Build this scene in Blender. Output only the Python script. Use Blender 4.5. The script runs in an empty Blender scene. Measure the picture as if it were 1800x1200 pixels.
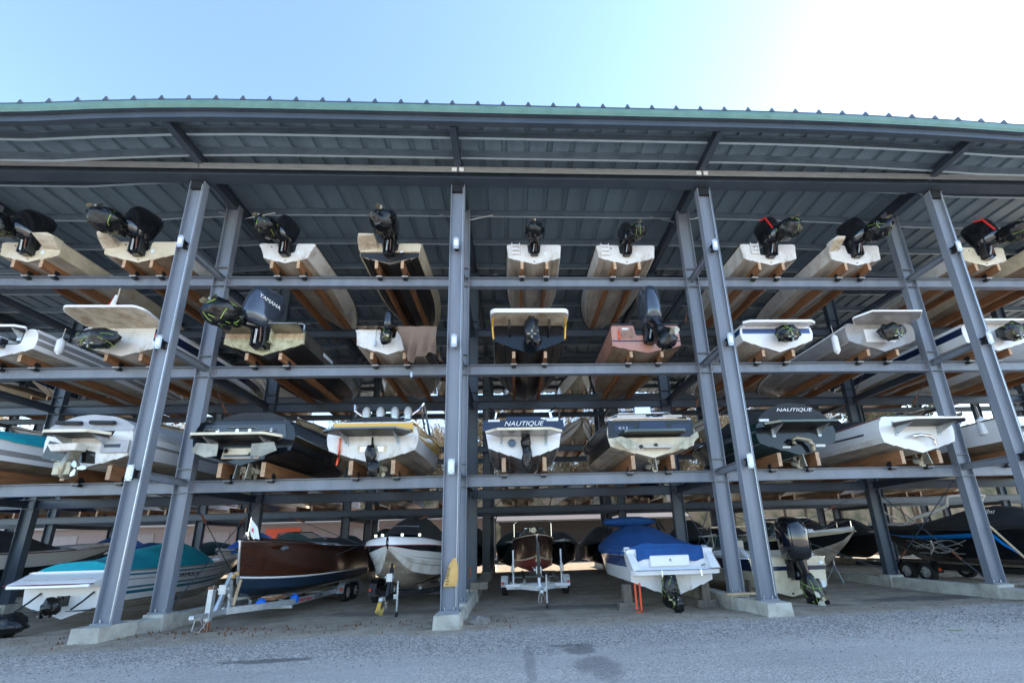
import bpy, bmesh, math, random
from mathutils import Vector, Matrix, noise
R=math.radians; random.seed(7)
C=bpy.context.scene.collection
sc=bpy.context.scene
# ---------------- camera, sky, sun, exposure ----------------
cd=bpy.data.cameras.new('camera'); cam=bpy.data.objects.new('camera',cd); C.objects.link(cam); sc.camera=cam
def _cam():
    pi,ya,ro=R(14.272),R(-2.82),R(-1.628)
    fw=Vector((-math.sin(ya)*math.cos(pi),math.cos(ya)*math.cos(pi),math.sin(pi)))
    r=Vector((math.cos(ya),math.sin(ya),0)); u=r.cross(fw)
    r2=r*math.cos(ro)+u*math.sin(ro); u2=-r*math.sin(ro)+u*math.cos(ro)
    m=Matrix((( r2.x,u2.x,-fw.x,17.826),(r2.y,u2.y,-fw.y,-10.601),(r2.z,u2.z,-fw.z,2.051),(0,0,0,1)))
    cam.matrix_world=m
_cam()
cd.sensor_width=36; cd.lens=711.365/1800*36; cd.shift_x=-35.26/1800; cd.shift_y=168.95/1800; cd.clip_end=3000; cd.clip_start=.05
SUN_EL,SUN_AZ=R(34),R(76)     # azimuth from +Y towards +X
w=bpy.data.worlds.new('World'); sc.world=w; w.use_nodes=True
nt=w.node_tree; bg=nt.nodes['Background']; sky=nt.nodes.new('ShaderNodeTexSky'); sky.sky_type='NISHITA'; sky.sun_disc=False
sky.sun_elevation=SUN_EL; sky.sun_rotation=SUN_AZ; sky.air_density=1.0; sky.dust_density=.35; sky.ozone_density=1.6
nt.links.new(sky.outputs[0],bg.inputs[0]); bg.inputs[1].default_value=0.11
sd=bpy.data.lights.new('sun','SUN'); sd.energy=2.6; sd.angle=R(.6); sd.color=(1,.86,.68)
so=bpy.data.objects.new('sun',sd); C.objects.link(so)
sv=Vector((math.sin(SUN_AZ)*math.cos(SUN_EL),math.cos(SUN_AZ)*math.cos(SUN_EL),math.sin(SUN_EL)))
so.rotation_euler=(-sv).to_track_quat('-Z','Y').to_euler()
sc.view_settings.view_transform='Standard'; sc.view_settings.look='None'; sc.view_settings.gamma=1; sc.view_settings.exposure=2.38
# ---------------- materials ----------------
def mat(name,col,rough=.5,metal=0.,coat=0.,col2=None,ns=3.,nlo=.45,nhi=.65,bump=0.,bs=20.,spec=.5,stretch=None,trans=0.,alpha=1.):
    m=bpy.data.materials.new(name); m.use_nodes=True; t=m.node_tree; b=t.nodes['Principled BSDF']
    b.inputs['Base Color'].default_value=(*col,1); b.inputs['Roughness'].default_value=rough; b.inputs['Metallic'].default_value=metal
    b.inputs['Coat Weight'].default_value=coat; b.inputs['Coat Roughness'].default_value=.08; b.inputs['Specular IOR Level'].default_value=spec
    b.inputs['Transmission Weight'].default_value=trans; b.inputs['Alpha'].default_value=alpha
    tc=t.nodes.new('ShaderNodeTexCoord'); src=tc.outputs['Object']
    if stretch:
        mp=t.nodes.new('ShaderNodeMapping'); mp.inputs['Scale'].default_value=stretch; t.links.new(src,mp.inputs[0]); src=mp.outputs[0]
    if col2:
        n=t.nodes.new('ShaderNodeTexNoise'); n.inputs['Scale'].default_value=ns; n.inputs['Detail'].default_value=6; n.inputs['Roughness'].default_value=.65
        t.links.new(src,n.inputs['Vector']); r=t.nodes.new('ShaderNodeMapRange'); r.inputs[1].default_value=nlo; r.inputs[2].default_value=nhi
        t.links.new(n.outputs[0],r.inputs[0]); x=t.nodes.new('ShaderNodeMix'); x.data_type='RGBA'
        x.inputs[6].default_value=(*col,1); x.inputs[7].default_value=(*col2,1); t.links.new(r.outputs[0],x.inputs[0]); t.links.new(x.outputs[2],b.inputs['Base Color'])
    if bump:
        n=t.nodes.new('ShaderNodeTexNoise'); n.inputs['Scale'].default_value=bs; n.inputs['Detail'].default_value=4; t.links.new(src,n.inputs['Vector'])
        bp=t.nodes.new('ShaderNodeBump'); bp.inputs['Strength'].default_value=bump; bp.inputs['Distance'].default_value=.05; t.links.new(n.outputs[0],bp.inputs['Height']); t.links.new(bp.outputs[0],b.inputs['Normal'])
    return m
M={}
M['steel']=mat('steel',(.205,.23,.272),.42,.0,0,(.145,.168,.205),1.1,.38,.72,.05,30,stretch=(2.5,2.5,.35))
M['steel_dk_shaded']=mat('steel_dark_shaded',(.058,.078,.104),.45,.0,0,(.038,.054,.075),1.2,.35,.75)  # darker steel copy, interior shade put into its colour; also dark trim
def speck(m,col,sc_=5.,lo=.66,hi=.72,fac=.55):
    t=m.node_tree; b=t.nodes['Principled BSDF']; old=b.inputs['Base Color'].links[0].from_socket
    tc=t.nodes.new('ShaderNodeTexCoord'); n=t.nodes.new('ShaderNodeTexNoise'); n.inputs['Scale'].default_value=sc_; n.inputs['Detail'].default_value=8; n.inputs['Roughness'].default_value=.7
    t.links.new(tc.outputs['Object'],n.inputs['Vector']); r=t.nodes.new('ShaderNodeMapRange'); r.inputs[1].default_value=lo; r.inputs[2].default_value=hi; r.inputs[4].default_value=fac
    t.links.new(n.outputs[0],r.inputs[0]); x=t.nodes.new('ShaderNodeMix'); x.data_type='RGBA'; t.links.new(r.outputs[0],x.inputs[0]); t.links.new(old,x.inputs[6]); x.inputs[7].default_value=(*col,1); t.links.new(x.outputs[2],b.inputs['Base Color'])
speck(M['steel'],(.20,.12,.07)); speck(M['steel_dk_shaded'],(.07,.045,.03))
M['galv']=mat('galvanised',(.55,.59,.62),.35,.55,0,(.40,.44,.46),9,.35,.7,.03,40)
M['lip']=mat('purlin_lip',(.50,.60,.66),.4,.1)
M['purlin']=mat('purlin',(.15,.20,.25),.4,.2,0,(.10,.14,.18),2,.4,.7)
M['deck']=mat('roof_underside',(.21,.285,.34),.35,.15,0,(.145,.20,.245),.6,.35,.75,.05,6,stretch=(3,.4,1))
M['green']=mat('green_trim',(.115,.225,.185),.5,.0,0,(.08,.17,.14),2,.4,.7)
M['girder']=mat('girder',(.25,.265,.27),.55,.1,0,(.17,.18,.19),5,.4,.75,stretch=(.6,1,3))
M['conc']=mat('concrete',(.50,.49,.43),.9,0,0,(.27,.25,.21),2.2,.42,.72,.35,14)
M['wood']=mat('bunk_timber',(.34,.15,.06),.75,0,0,(.15,.065,.03),2.5,.35,.7,.2,25,stretch=(6,.7,6))
M['wood_end']=mat('timber_end',(.55,.38,.25),.8,0,0,(.35,.22,.13),12,.4,.7)
M['oldwood']=mat('weathered_timber',(.22,.19,.16),.85,0,0,(.11,.09,.075),5,.4,.7,.4,20,stretch=(5,5,.6))
M['plank']=mat('plank',(.55,.42,.27),.7,0,0,(.42,.3,.18),6,.4,.7)
M['black']=mat('black_metal',(.012,.013,.015),.45)
M['rubber']=mat('rubber',(.02,.02,.022),.8,0,0,(.035,.033,.03),6)
M['gloss_black']=mat('gloss_black',(.006,.007,.009),.12,0,.6)
M['cowl']=mat('cowl_black',(.008,.009,.012),.1,0,.8)
M['cowl_blue']=mat('cowl_slate',(.045,.06,.085),.15,.3,.7)
M['bag']=mat('bag_plastic',(.004,.005,.006),.25,0,.15,bump=.8,bs=10,spec=.45)
M['lime']=mat('lime_strap',(.30,.46,.08),.7)
M['white']=mat('gelcoat_white',(.72,.70,.66),.25,0,.35,(.42,.36,.28),2.4,.5,.74,stretch=(1.2,1.2,.7))
M['white2']=mat('gelcoat_clean',(.78,.78,.78),.18,0,.5)
M['cream']=mat('gelcoat_cream',(.70,.62,.46),.28,0,.3,(.48,.39,.25),2.5,.45,.75)
M['dirty']=mat('gelcoat_stained',(.62,.56,.45),.4,0,.15,(.30,.22,.13),2.2,.42,.68,stretch=(1,1,2.5))
M['belly']=mat('bottom_white',(.56,.50,.41),.45,0,.1,(.20,.165,.13),1.3,.38,.66,stretch=(1,.45,1))
M['belly_brown']=mat('bottom_brown',(.34,.26,.18),.5,0,0,(.16,.11,.07),1.8,.4,.7)
M['black_bottom']=mat('bottom_black',(.016,.016,.018),.35,0,.1,(.04,.036,.03),3,.5,.75)
M['navy']=mat('gelcoat_navy',(.008,.018,.055),.16,0,.2,spec=.4)
M['blue']=mat('gelcoat_blue',(.02,.06,.19),.15,0,.6)
M['blue_dk']=mat('bottom_navy',(.004,.02,.045),.5)
M['black_side']=mat('gelcoat_black',(.006,.008,.011),.16,0,.25,spec=.35)
M['slate']=mat('gelcoat_slate',(.035,.045,.06),.25,0,.2)
M['green_side']=mat('gelcoat_teal_black',(.01,.035,.036),.14,0,.7)
M['grey_side']=mat('gelcoat_grey',(.30,.29,.28),.22,0,.4,(.22,.205,.19),2,.45,.75)
M['pink']=mat('gelcoat_salmon',(.47,.235,.175),.3,0,.3,(.37,.17,.12),2.5,.4,.75)
M['maroon']=mat('maroon',(.16,.02,.03),.2,0,.5)
M['alu']=mat('aluminium',(.30,.28,.24),.34,.75,0,(.12,.11,.09),1.5,.4,.7,.06,8)
M['mossy']=mat('mossy_transom',(.52,.50,.34),.7,0,0,(.24,.22,.11),4,.42,.66,.2,10)
M['rustpale']=mat('rust_stained_transom',(.55,.42,.27),.6,0,0,(.30,.18,.10),4,.4,.7)
M['yellow']=mat('gelcoat_yellow',(.75,.42,.03),.2,0,.5)
M['teal']=mat('canvas_teal',(.0,.33,.40),.85,0,0,(.0,.26,.33),2,.4,.7,.35,5)
M['canvas_blue']=mat('canvas_blue',(.006,.075,.26),.85,0,0,(.004,.05,.19),2,.4,.7,.4,5)
M['canvas_black']=mat('canvas_black',(.022,.025,.03),.85,0,0,(.034,.038,.045),2,.4,.7,.4,5)
M['canvas_grey']=mat('canvas_grey',(.46,.47,.50),.85,0,0,(.36,.37,.4),2,.4,.7,.4,5)
M['canvas_tan']=mat('canvas_tan',(.21,.15,.11),.9,0,0,(.18,.125,.095),2,.4,.7,.5,4)
M['canvas_dkgreen']=mat('canvas_dark_green',(.012,.04,.04),.85,0,0,(.02,.055,.055),2,.4,.7,.4,5)
M['chrome']=mat('chrome',(.8,.8,.8),.12,1)
M['bronze']=mat('bronze',(.42,.38,.28),.4,.6,0,(.2,.19,.15),6,.4,.7)
M['glass']=mat('boat_glass',(.05,.09,.09),.05,0,0,trans=.0,alpha=.55)
M['mahog']=mat('mahogany',(.060,.018,.008),.18,0,.45,(.034,.010,.005),1.6,.3,.75,stretch=(1,.35,3.5))
M['mahog2']=mat('mahogany_dark',(.045,.014,.010),.25,0,.25,(.028,.01,.008),3,.35,.7,stretch=(1,.4,6))
M['red_bottom']=mat('bottom_red',(.26,.03,.03),.4,0,.1,(.15,.02,.02),4)
M['orange']=mat('orange_strap',(.85,.10,.03),.6)
M['red']=mat('red',(.6,.02,.02),.5)
M['vinyl']=mat('cream_vinyl',(.62,.56,.46),.5)
M['teal_line']=mat('stripe_teal',(.01,.16,.22),.3)
M['swoosh']=mat('stripe_blue',(.0,.20,.62),.3)
M['silver']=mat('decal_silver',(.5,.5,.48),.4,.3)
M['ltext']=mat('lettering_dark',(.02,.03,.06),.5)
M['wtext']=mat('lettering_white',(.8,.8,.8),.5)
M['rtext']=mat('lettering_red',(.55,.04,.04),.5)
M['ybag']=mat('yellow_sack',(.66,.42,.15),.85,0,0,(.54,.31,.09),3,.4,.7,.3,8)
M['rust']=mat('rust',(.25,.09,.04),.85,0,0,(.12,.045,.025),8,.4,.6,.3,30)
M['tarp_blue']=mat('tarp_blue',(.0,.13,.62),.5,bump=.6,bs=9)
M['wall']=mat('wall_boards',(.30,.25,.26),.8,0,0,(.19,.16,.165),8,.35,.7,stretch=(6,1,.2))
M['wall_pale']=mat('wall_pale',(.33,.31,.32),.8,0,0,(.24,.22,.23),6,.35,.7,stretch=(5,1,.2))
M['wall_added_dark']=mat('wall_added_dark_boards',(.05,.048,.05),.8,0,0,(.03,.03,.032),8,.35,.7,stretch=(6,1,.2))  # wall of the added shed, dark to keep the rear gaps dark
M['orange_door']=mat('orange_door',(.62,.09,.03),.6)
M['roof_sheet']=mat('roof_sheet',(.20,.19,.185),.5,.2)
M['bark']=mat('bark',(.13,.10,.075),.9,0,0,(.07,.055,.04),6,.4,.7,.6,20)
M['hill']=mat('hill_woods',(.20,.15,.095),.95,0,0,(.06,.065,.03),.35,.4,.62,1.0,1.5)
M['twig']=mat('twigs',(.30,.22,.13),.9,0,0,(.16,.13,.06),3,.4,.7)
M['pine']=mat('needles',(.05,.075,.03),.8,0,0,(.09,.11,.04),3,.4,.7)
M['stone']=mat('stone',(.24,.22,.20),.9,0,0,(.14,.125,.11),4,.4,.7,.6,12)
M['leaf']=mat('dead_leaves',(.17,.08,.035),.9,0,0,(.10,.045,.02),9,.4,.6)
M['paper']=mat('white_tag',(.75,.8,.82),.7)
M['rope']=mat('rope',(.62,.58,.48),.9)
M['yrope']=mat('yellow_rope',(.65,.45,.08),.9)
# ---------------- mesh helpers ----------------
class MB:
    def __init__(s): s.v=[];s.f=[];s.m=[];s.mats=[];s.T=None
    def mi(s,k):
        if k not in s.mats: s.mats.append(k)
        return s.mats.index(k)
    def add(s,vs,fs,k):
        o=len(s.v)
        for p in vs:
            p=Vector(p); s.v.append(s.T@p if s.T else p)
        if isinstance(k,str): k=[k]*len(fs)
        for f,q in zip(fs,k): s.f.append([o+i for i in f]); s.m.append(s.mi(q))
    def box(s,x0,x1,y0,y1,z0,z1,k):
        s.add([(x,y,z) for z in(z0,z1) for y in(y0,y1) for x in(x0,x1)],[(0,2,3,1),(4,5,7,6),(0,1,5,4),(2,6,7,3),(0,4,6,2),(1,3,7,5)],k)
    def loft(s,rings,k,closed=True,cap=True):
        n=len(rings[0]); vs=[p for r in rings for p in r]; fs=[];ks=[]
        for i in range(len(rings)-1):
            for j in range(n if closed else n-1):
                a=i*n+j;b=i*n+(j+1)%n; fs.append((a,b,b+n,a+n)); ks.append(k if isinstance(k,str) else k[j%len(k)])
        if cap and closed:
            fs.append(tuple(range(n-1,-1,-1))); fs.append(tuple(range(len(vs)-n,len(vs))))
            q=k if isinstance(k,str) else k[0]; ks+=[q,q]
        s.add(vs,fs,ks)
    def tube(s,pts,r,k,n=8,closed=False):
        pts=[Vector(p) for p in pts]; rings=[]; L=len(pts)
        for i,p in enumerate(pts):
            if closed: d=pts[(i+1)%L]-pts[i-1]
            else: d=pts[min(i+1,L-1)]-pts[max(i-1,0)]
            d.normalize(); a=Vector((0,0,1)) if abs(d.z)<.9 else Vector((0,1,0))
            e=d.cross(a).normalized(); g=d.cross(e); rr=r[i] if isinstance(r,(list,tuple)) else r
            rings.append([p+(e*math.cos(t)+g*math.sin(t))*rr for t in [2*math.pi*j/n for j in range(n)]])
        if closed: rings.append(rings[0])
        s.loft(rings,k,cap=not closed)
    def prism(s,poly,axis,a,b,k):     # polygon in the plane normal to axis, extruded a..b
        def mk(p,t): return {'x':(t,p[0],p[1]),'y':(p[0],t,p[1]),'z':(p[0],p[1],t)}[axis]
        s.loft([[mk(p,a) for p in poly],[mk(p,b) for p in poly]],k)
    def build(s,name,parent=None,smooth=35,bevel=0,loc=None):
        me=bpy.data.meshes.new(name); me.from_pydata([tuple(v) for v in s.v],[],s.f)
        for k in s.mats: me.materials.append(M[k])
        me.polygons.foreach_set('material_index',s.m)
        bm=bmesh.new(); bm.from_mesh(me); bmesh.ops.recalc_face_normals(bm,faces=bm.faces)
        if bevel: bmesh.ops.bevel(bm,geom=bm.edges[:],offset=bevel,segments=1,affect='EDGES',clamp_overlap=True)
        if smooth:
            for f in bm.faces: f.smooth=True
            for e in bm.edges:
                if len(e.link_faces)==2 and e.calc_face_angle(0)>R(smooth): e.smooth=False
        bm.to_mesh(me); bm.free()
        o=bpy.data.objects.new(name,me); C.objects.link(o)
        if parent: o.parent=parent
        if loc: o.location=loc
        return o
def empty(name,loc=(0,0,0),rz=0,rx=0):
    o=bpy.data.objects.new(name,None); C.objects.link(o); o.location=loc; o.rotation_euler=(rx,0,rz); o.empty_display_size=.2; return o
def tag(o,label=None,cat=None,group=None,kind=None):
    if label:o['label']=label
    if cat:o['category']=cat
    if group:o['group']=group
    if kind:o['kind']=kind
    return o
def text(body,size,k,parent,loc,rot,name='lettering',sx=1.,shear=0.,ext=.004):
    cu=bpy.data.curves.new(name,'FONT'); cu.body=body; cu.size=size; cu.extrude=ext; cu.align_x='CENTER'; cu.align_y='CENTER'; cu.shear=shear
    to=bpy.data.objects.new(name,cu); C.objects.link(to)
    dg=bpy.context.evaluated_depsgraph_get(); me=bpy.data.meshes.new_from_object(to.evaluated_get(dg)); bpy.data.objects.remove(to)
    me.materials.clear(); me.materials.append(M[k]); o=bpy.data.objects.new(name,me); C.objects.link(o); o.parent=parent
    o.location=loc; o.rotation_euler=rot; o.scale=(sx,1,1); return o
def lerp(a,b,t): return a+(b-a)*t
def sst(a,b,x):
    t=max(0,min(1,(x-a)/(b-a))); return t*t*(3-2*t)
def rrect(w,d,r,n=4):     # rounded rectangle outline
    p=[]
    for cx,cy,a0 in((w-r,d-r,0),(-w+r,d-r,90),(-w+r,-d+r,180),(w-r,-d+r,270)):
        for i in range(n+1): a=R(a0+90*i/n); p.append((cx+r*math.cos(a),cy+r*math.sin(a)))
    return p
# ---------------- ground ----------------
gm=bpy.data.materials.new('ground'); gm.use_nodes=True
def ground_mat():
    t=gm.node_tree; b=t.nodes['Principled BSDF']; L=t.links.new; N=t.nodes.new
    tc=N('ShaderNodeTexCoord'); P=tc.outputs['Object']; b.inputs['Roughness'].default_value=.85
    def noi(s,d=5,r=.6,vec=P):
        n=N('ShaderNodeTexNoise'); n.inputs['Scale'].default_value=s; n.inputs['Detail'].default_value=d; n.inputs['Roughness'].default_value=r; L(vec,n.inputs['Vector']); return n.outputs[0]
    def rng(x,a,c,lo=0,hi=1):
        n=N('ShaderNodeMapRange'); n.inputs[1].default_value=a; n.inputs[2].default_value=c; n.inputs[3].default_value=lo; n.inputs[4].default_value=hi; L(x,n.inputs[0]); return n.outputs[0]
    def mix(f,a,c):
        n=N('ShaderNodeMix'); n.data_type='RGBA'
        if isinstance(f,float): n.inputs[0].default_value=f
        else: L(f,n.inputs[0])
        for i,v in((6,a),(7,c)):
            if isinstance(v,tuple): n.inputs[i].default_value=(*v,1)
            else: L(v,n.inputs[i])
        return n.outputs[2]
    def mth(op,a,c=0.):
        n=N('ShaderNodeMath'); n.operation=op
        for i,v in((0,a),(1,c)):
            if isinstance(v,(int,float)): n.inputs[i].default_value=v
            else: L(v,n.inputs[i])
        return n.outputs[0]
    sp=N('ShaderNodeSeparateXYZ'); L(P,sp.inputs[0]); Y=sp.outputs[1]; X=sp.outputs[0]
    big=noi(.35,4); mid=noi(1.6,5)
    vo=N('ShaderNodeTexVoronoi'); vo.inputs['Scale'].default_value=36; L(P,vo.inputs['Vector'])
    sv_=N('ShaderNodeSeparateColor'); L(vo.outputs['Color'],sv_.inputs[0])
    grav=mix(rng(sv_.outputs[0],.15,1.),(.24,.22,.19),(.78,.72,.64))
    grav=mix(rng(mid,.5,.75,0,.45),grav,(.26,.26,.26))
    fine=noi(60,3,.7); va=N('ShaderNodeTexVoronoi'); va.inputs['Scale'].default_value=48; L(P,va.inputs['Vector']); sa=N('ShaderNodeSeparateColor'); L(va.outputs['Color'],sa.inputs[0])
    asp=mix(rng(sa.outputs[0],.0,1.),(.32,.295,.255),(.70,.65,.575)); mpx=N('ShaderNodeMapping'); mpx.inputs['Scale'].default_value=(.25,1.6,1); L(P,mpx.inputs[0])
    asp=mix(rng(noi(1.1,6,.65,mpx.outputs[0]),.42,.66,0,.6),asp,(.36,.34,.315))
    asp=mix(rng(big,.45,.75,0,.5),asp,(.58,.55,.51))
    vs=N('ShaderNodeTexVoronoi'); vs.inputs['Scale'].default_value=9; L(P,vs.inputs['Vector']); sc_=N('ShaderNodeSeparateColor'); L(vs.outputs['Color'],sc_.inputs[0])
    dirt=mix(rng(mid,.35,.65),(.34,.27,.19),(.56,.47,.36))
    dirt=mix(rng(fine,.42,.65,0,.6),dirt,(.22,.175,.125))
    dirt=mix(rng(noi(4,6,.7),.55,.68,0,.8),dirt,(.48,.44,.39))
    # dark oil patches, with wider dark patches farther back
    wob=mth('MULTIPLY_ADD',big,2.2); 
    e1=mth('ADD',Y,mth('MULTIPLY',mth('SUBTRACT',big,.5),3.2)); e1=mth('ADD',e1,mth('MULTIPLY',mth('SUBTRACT',mid,.5),1.0))
    e1=mth('ADD',e1,mth('MULTIPLY',mth('SUBTRACT',X,17.),-.035))
    g1=rng(e1,-2.9,-2.2); g2=rng(e1,-.85,-.35)
    c=mix(g1,asp,grav); c=mix(g2,c,dirt)
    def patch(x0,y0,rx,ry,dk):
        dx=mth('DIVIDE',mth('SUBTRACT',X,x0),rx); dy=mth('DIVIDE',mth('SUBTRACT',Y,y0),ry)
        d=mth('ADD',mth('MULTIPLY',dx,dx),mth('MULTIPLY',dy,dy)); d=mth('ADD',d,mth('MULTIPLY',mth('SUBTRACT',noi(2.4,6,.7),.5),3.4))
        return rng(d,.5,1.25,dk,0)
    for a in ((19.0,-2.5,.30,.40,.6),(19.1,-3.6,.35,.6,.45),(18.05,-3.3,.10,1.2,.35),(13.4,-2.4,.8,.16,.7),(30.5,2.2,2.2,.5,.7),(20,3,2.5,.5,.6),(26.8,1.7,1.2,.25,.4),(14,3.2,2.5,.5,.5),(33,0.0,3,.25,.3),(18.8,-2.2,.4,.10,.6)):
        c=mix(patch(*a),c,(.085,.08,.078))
    L(c,b.inputs['Base Color'])
    h=mth('ADD',mth('MULTIPLY',vo.outputs['Distance'],mth('MULTIPLY',g1,1.2)),mth('MULTIPLY',fine,.25)); h=mth('ADD',h,mth('MULTIPLY',noi(5,6,.7),g2))
    bp=N('ShaderNodeBump'); bp.inputs['Strength'].default_value=.7; bp.inputs['Distance'].default_value=.035; h=mth('ADD',h,mth('MULTIPLY',va.outputs['Distance'],mth('SUBTRACT',.6,mth('MULTIPLY',g1,.6)))); L(h,bp.inputs['Height']); L(bp.outputs[0],b.inputs['Normal'])
ground_mat(); M['ground']=gm
def gz(x,y): return .11*(1-sst(.2,1.7,y))+(0 if abs(x)>60 or y<-11 or y>26 else .035*noise.noise((x*.35,y*.35,0)))
g=MB(); xs=[-900,-100,-40]+[ -20+i*1.0 for i in range(81)]+[100,900]; ys=[-900,-60]+[-12+i*.4 for i in range(96)]+[60,900]
for j,y in enumerate(ys):
    for i,x in enumerate(xs): g.v.append(Vector((x,y,gz(x,y))))
n=len(xs)
for j in range(len(ys)-1):
    for i in range(n-1): g.f.append([j*n+i,j*n+i+1,(j+1)*n+i+1,(j+1)*n+i]); g.m.append(0)
g.mats=['ground']; tag(g.build('ground'),kind='structure')
# ---------------- rack building ----------------
Z1,Z2,Z3=10.845,7.61,4.01; LV=(Z3,Z2,Z1); WC=.43; FT=.45
def bow(x):
    d=0.
    if x<10.8: d=min(.36,.0085*(10.8-x)**2)
    if x>24.5: d=min(.34,.0036*(x-24.5)**2)
    return -d
rack=empty('boat_storage_rack',(17.8,9,0)); tag(rack,'grey steel boat storage rack, four tiers high under a green edged metal roof','boat rack')
RO=Vector((-17.8,-9,0))
class RB(MB):
    def build(s,name,parent=None,**k):
        s.v=[v+RO for v in s.v]; return MB.build(s,name,parent or rack,**k)
def hcol(m,x0,y0,z0,z1,k,D=.21,w=WC):   # H column: web faces the viewer
    t=.022; m.box(x0,x0+t,y0,y0+D,z0,z1,k); m.box(x0+w-t,x0+w,y0,y0+D,z0,z1,k); m.box(x0+t+.001,x0+w-t-.001,y0+D*.5-.01,y0+D*.5+.01,z0,z1,k)
def ibeam_x(m,x0,x1,y,z1,h,wf,k,t=.02):
    m.box(x0,x1,y-wf/2,y+wf/2,z1-t,z1,k); m.box(x0,x1,y-wf/2,y+wf/2,z1-h,z1-h+t,k); m.box(x0,x1,y-.008,y+.008,z1-h+t+.001,z1-t-.001,k)
def ibeam_y(m,x,y0,y1,z1,h,wf,k,t=.02):
    m.box(x-wf/2,x+wf/2,y0,y1,z1-t,z1,k); m.box(x-wf/2,x+wf/2,y0,y1,z1-h,z1-h+t,k); m.box(x-.008,x+.008,y0,y1,z1-h+t+.001,z1-t-.001,k)
LINES=list(range(-3,9)); ROWS=(0.,1.51,5.0,13.3,16.9,18.4)
for i in LINES:
    X=8*i
    for r,Y in enumerate(ROWS):
        if r<2 and not 0<=i<=5: continue
        if r==2 and not -1<=i<=6: continue
        top={0:13.12,1:13.7,2:13.72,3:13.72,4:13.72,5:13.72}[r]
        m=RB(); hcol(m,X,Y,FT,top,'steel' if r<2 else 'steel_dk_shaded')
        k='steel' if r<2 else 'steel_dk_shaded'
        m.box(X-.03,X+WC+.03,Y-.03,Y+.26,FT-.015,FT+.02,k)
        if r in (1,2,3,4):
            for z in LV:
                for zz in (z-.01,z-.34,z+.36): m.box(X+.023,X+WC-.023,Y+.005,Y+.092,zz-.008,zz+.008,k)
        if r==0: m.box(X-.01,X+WC+.01,Y-.01,Y+.22,13.122,13.16,'black'); m.box(X+.03,X+WC-.03,Y+.005,Y+.09,12.86,13.12,'black')
        c=m.build('column',smooth=0)
        if r<2:
            for s_ in (.1,.33):
                b=RB(); b.tube([(X+s_,Y-.005+.07,FT+.02),(X+s_,Y+.065,FT+.09)],.016,'galv',6); b.build('anchor_bolt',c)
        if r==0:
            for z in LV:
                b=RB(); zc=z-.03; b.box(X+.13,X+.30,-.145,-.125,zc-.2,zc+.2,'galv'); b.box(X+.155,X+.275,-.124,-.06,zc-.17,zc+.12,'black')
                b.box(X+.165,X+.265,-.158,-.146,zc-.10,zc+.10,'paper')
                for bx in (.15,.28):
                    for bz in (-.17,.17): b.tube([(X+bx,-.146,zc+bz),(X+bx,-.165,zc+bz)],.012,'rust',6)
                b.build('end_plate',c)
        if r==0:
            b=RB(); b.tube([(X+WC-.05,Y+.0,FT+.1),(X+WC-.05,Y+.0,13.0)],.012,'galv',6); b.build('conduit',c)
    # footing strip
    m=RB()
    pts=[(-.36,.27),(.42,.27),(.42,.25)]
    cx=X+WC/2; y0=-.35
    def tr(y0,y1,wt,wb,zt): m.loft([[(cx-wb,y0-.0,-.1),(cx+wb,y0,-.1),(cx+wt,y0,zt),(cx-wt,y0,zt)],[(cx-wb,y1,-.1),(cx+wb,y1,-.1),(cx+wt,y1,zt),(cx-wt,y1,zt)]],'conc')
    tr(-.38,.62,.30,.34,FT-.02); tr(.621,22,.21,.24,FT-.10)
    for Y in ROWS[1:]: tr(Y-.12,Y+.36,.27,.28,FT-.02)
    if i in range(-2,7): m.build('footing',bevel=.012)
# tier beams
for i in range(-1,6):
    X=8*i
    for z in LV:
        for Y,k,r in ((1.51,'steel',1),(5.0,'steel_dk_shaded',2)):  # back row: same steel with the interior shade in its colour
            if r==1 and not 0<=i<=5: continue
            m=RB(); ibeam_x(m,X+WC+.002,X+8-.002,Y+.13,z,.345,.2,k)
            if r==1:
                m.box(X+WC+.002,X+8-.002,Y+.02,Y+.24,z+.001,z+.012,'black')
                for xa in (X+WC+.003,X+8-.118):
                    m.box(xa,xa+.115,Y+.108,Y+.121,z-.30,z-.045,'steel')
                    for bz in (.10,.17,.24): m.tube([(xa+.06,Y+.107,z-bz),(xa+.06,Y+.093,z-bz)],.016,'rust',6)
            m.build('beam',smooth=0)
for z in LV:
    for Y in (13.3,16.9):
        m=RB(); ibeam_x(m,-24,64,Y-.14,z,.345,.2,'steel_dk_shaded'); m.build('beam',smooth=0)
for i in range(-1,7):
    X=8*i+WC/2
    for z in LV:
        m=RB(); ibeam_y(m,X,1.725,4.995,z-.06,.25,.16,'steel_dk_shaded'); m.build('joist',smooth=0)
        if 0<=i<=5:
            m=RB(); ibeam_y(m,X,-.055,.088,z+.06,.2,.12,'black'); ibeam_y(m,X,.122,1.60,z+.06,.2,.14,'steel'); m.build('strut',smooth=0)
# rear joists one mesh per tier
for z in LV:
    m=RB()
    for i in range(-3,8): ibeam_y(m,8*i+WC/2,13.52,16.88,z-.36,.22,.16,'steel_dk_shaded')
    m.build('rear_joists')['kind']='stuff'
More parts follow.
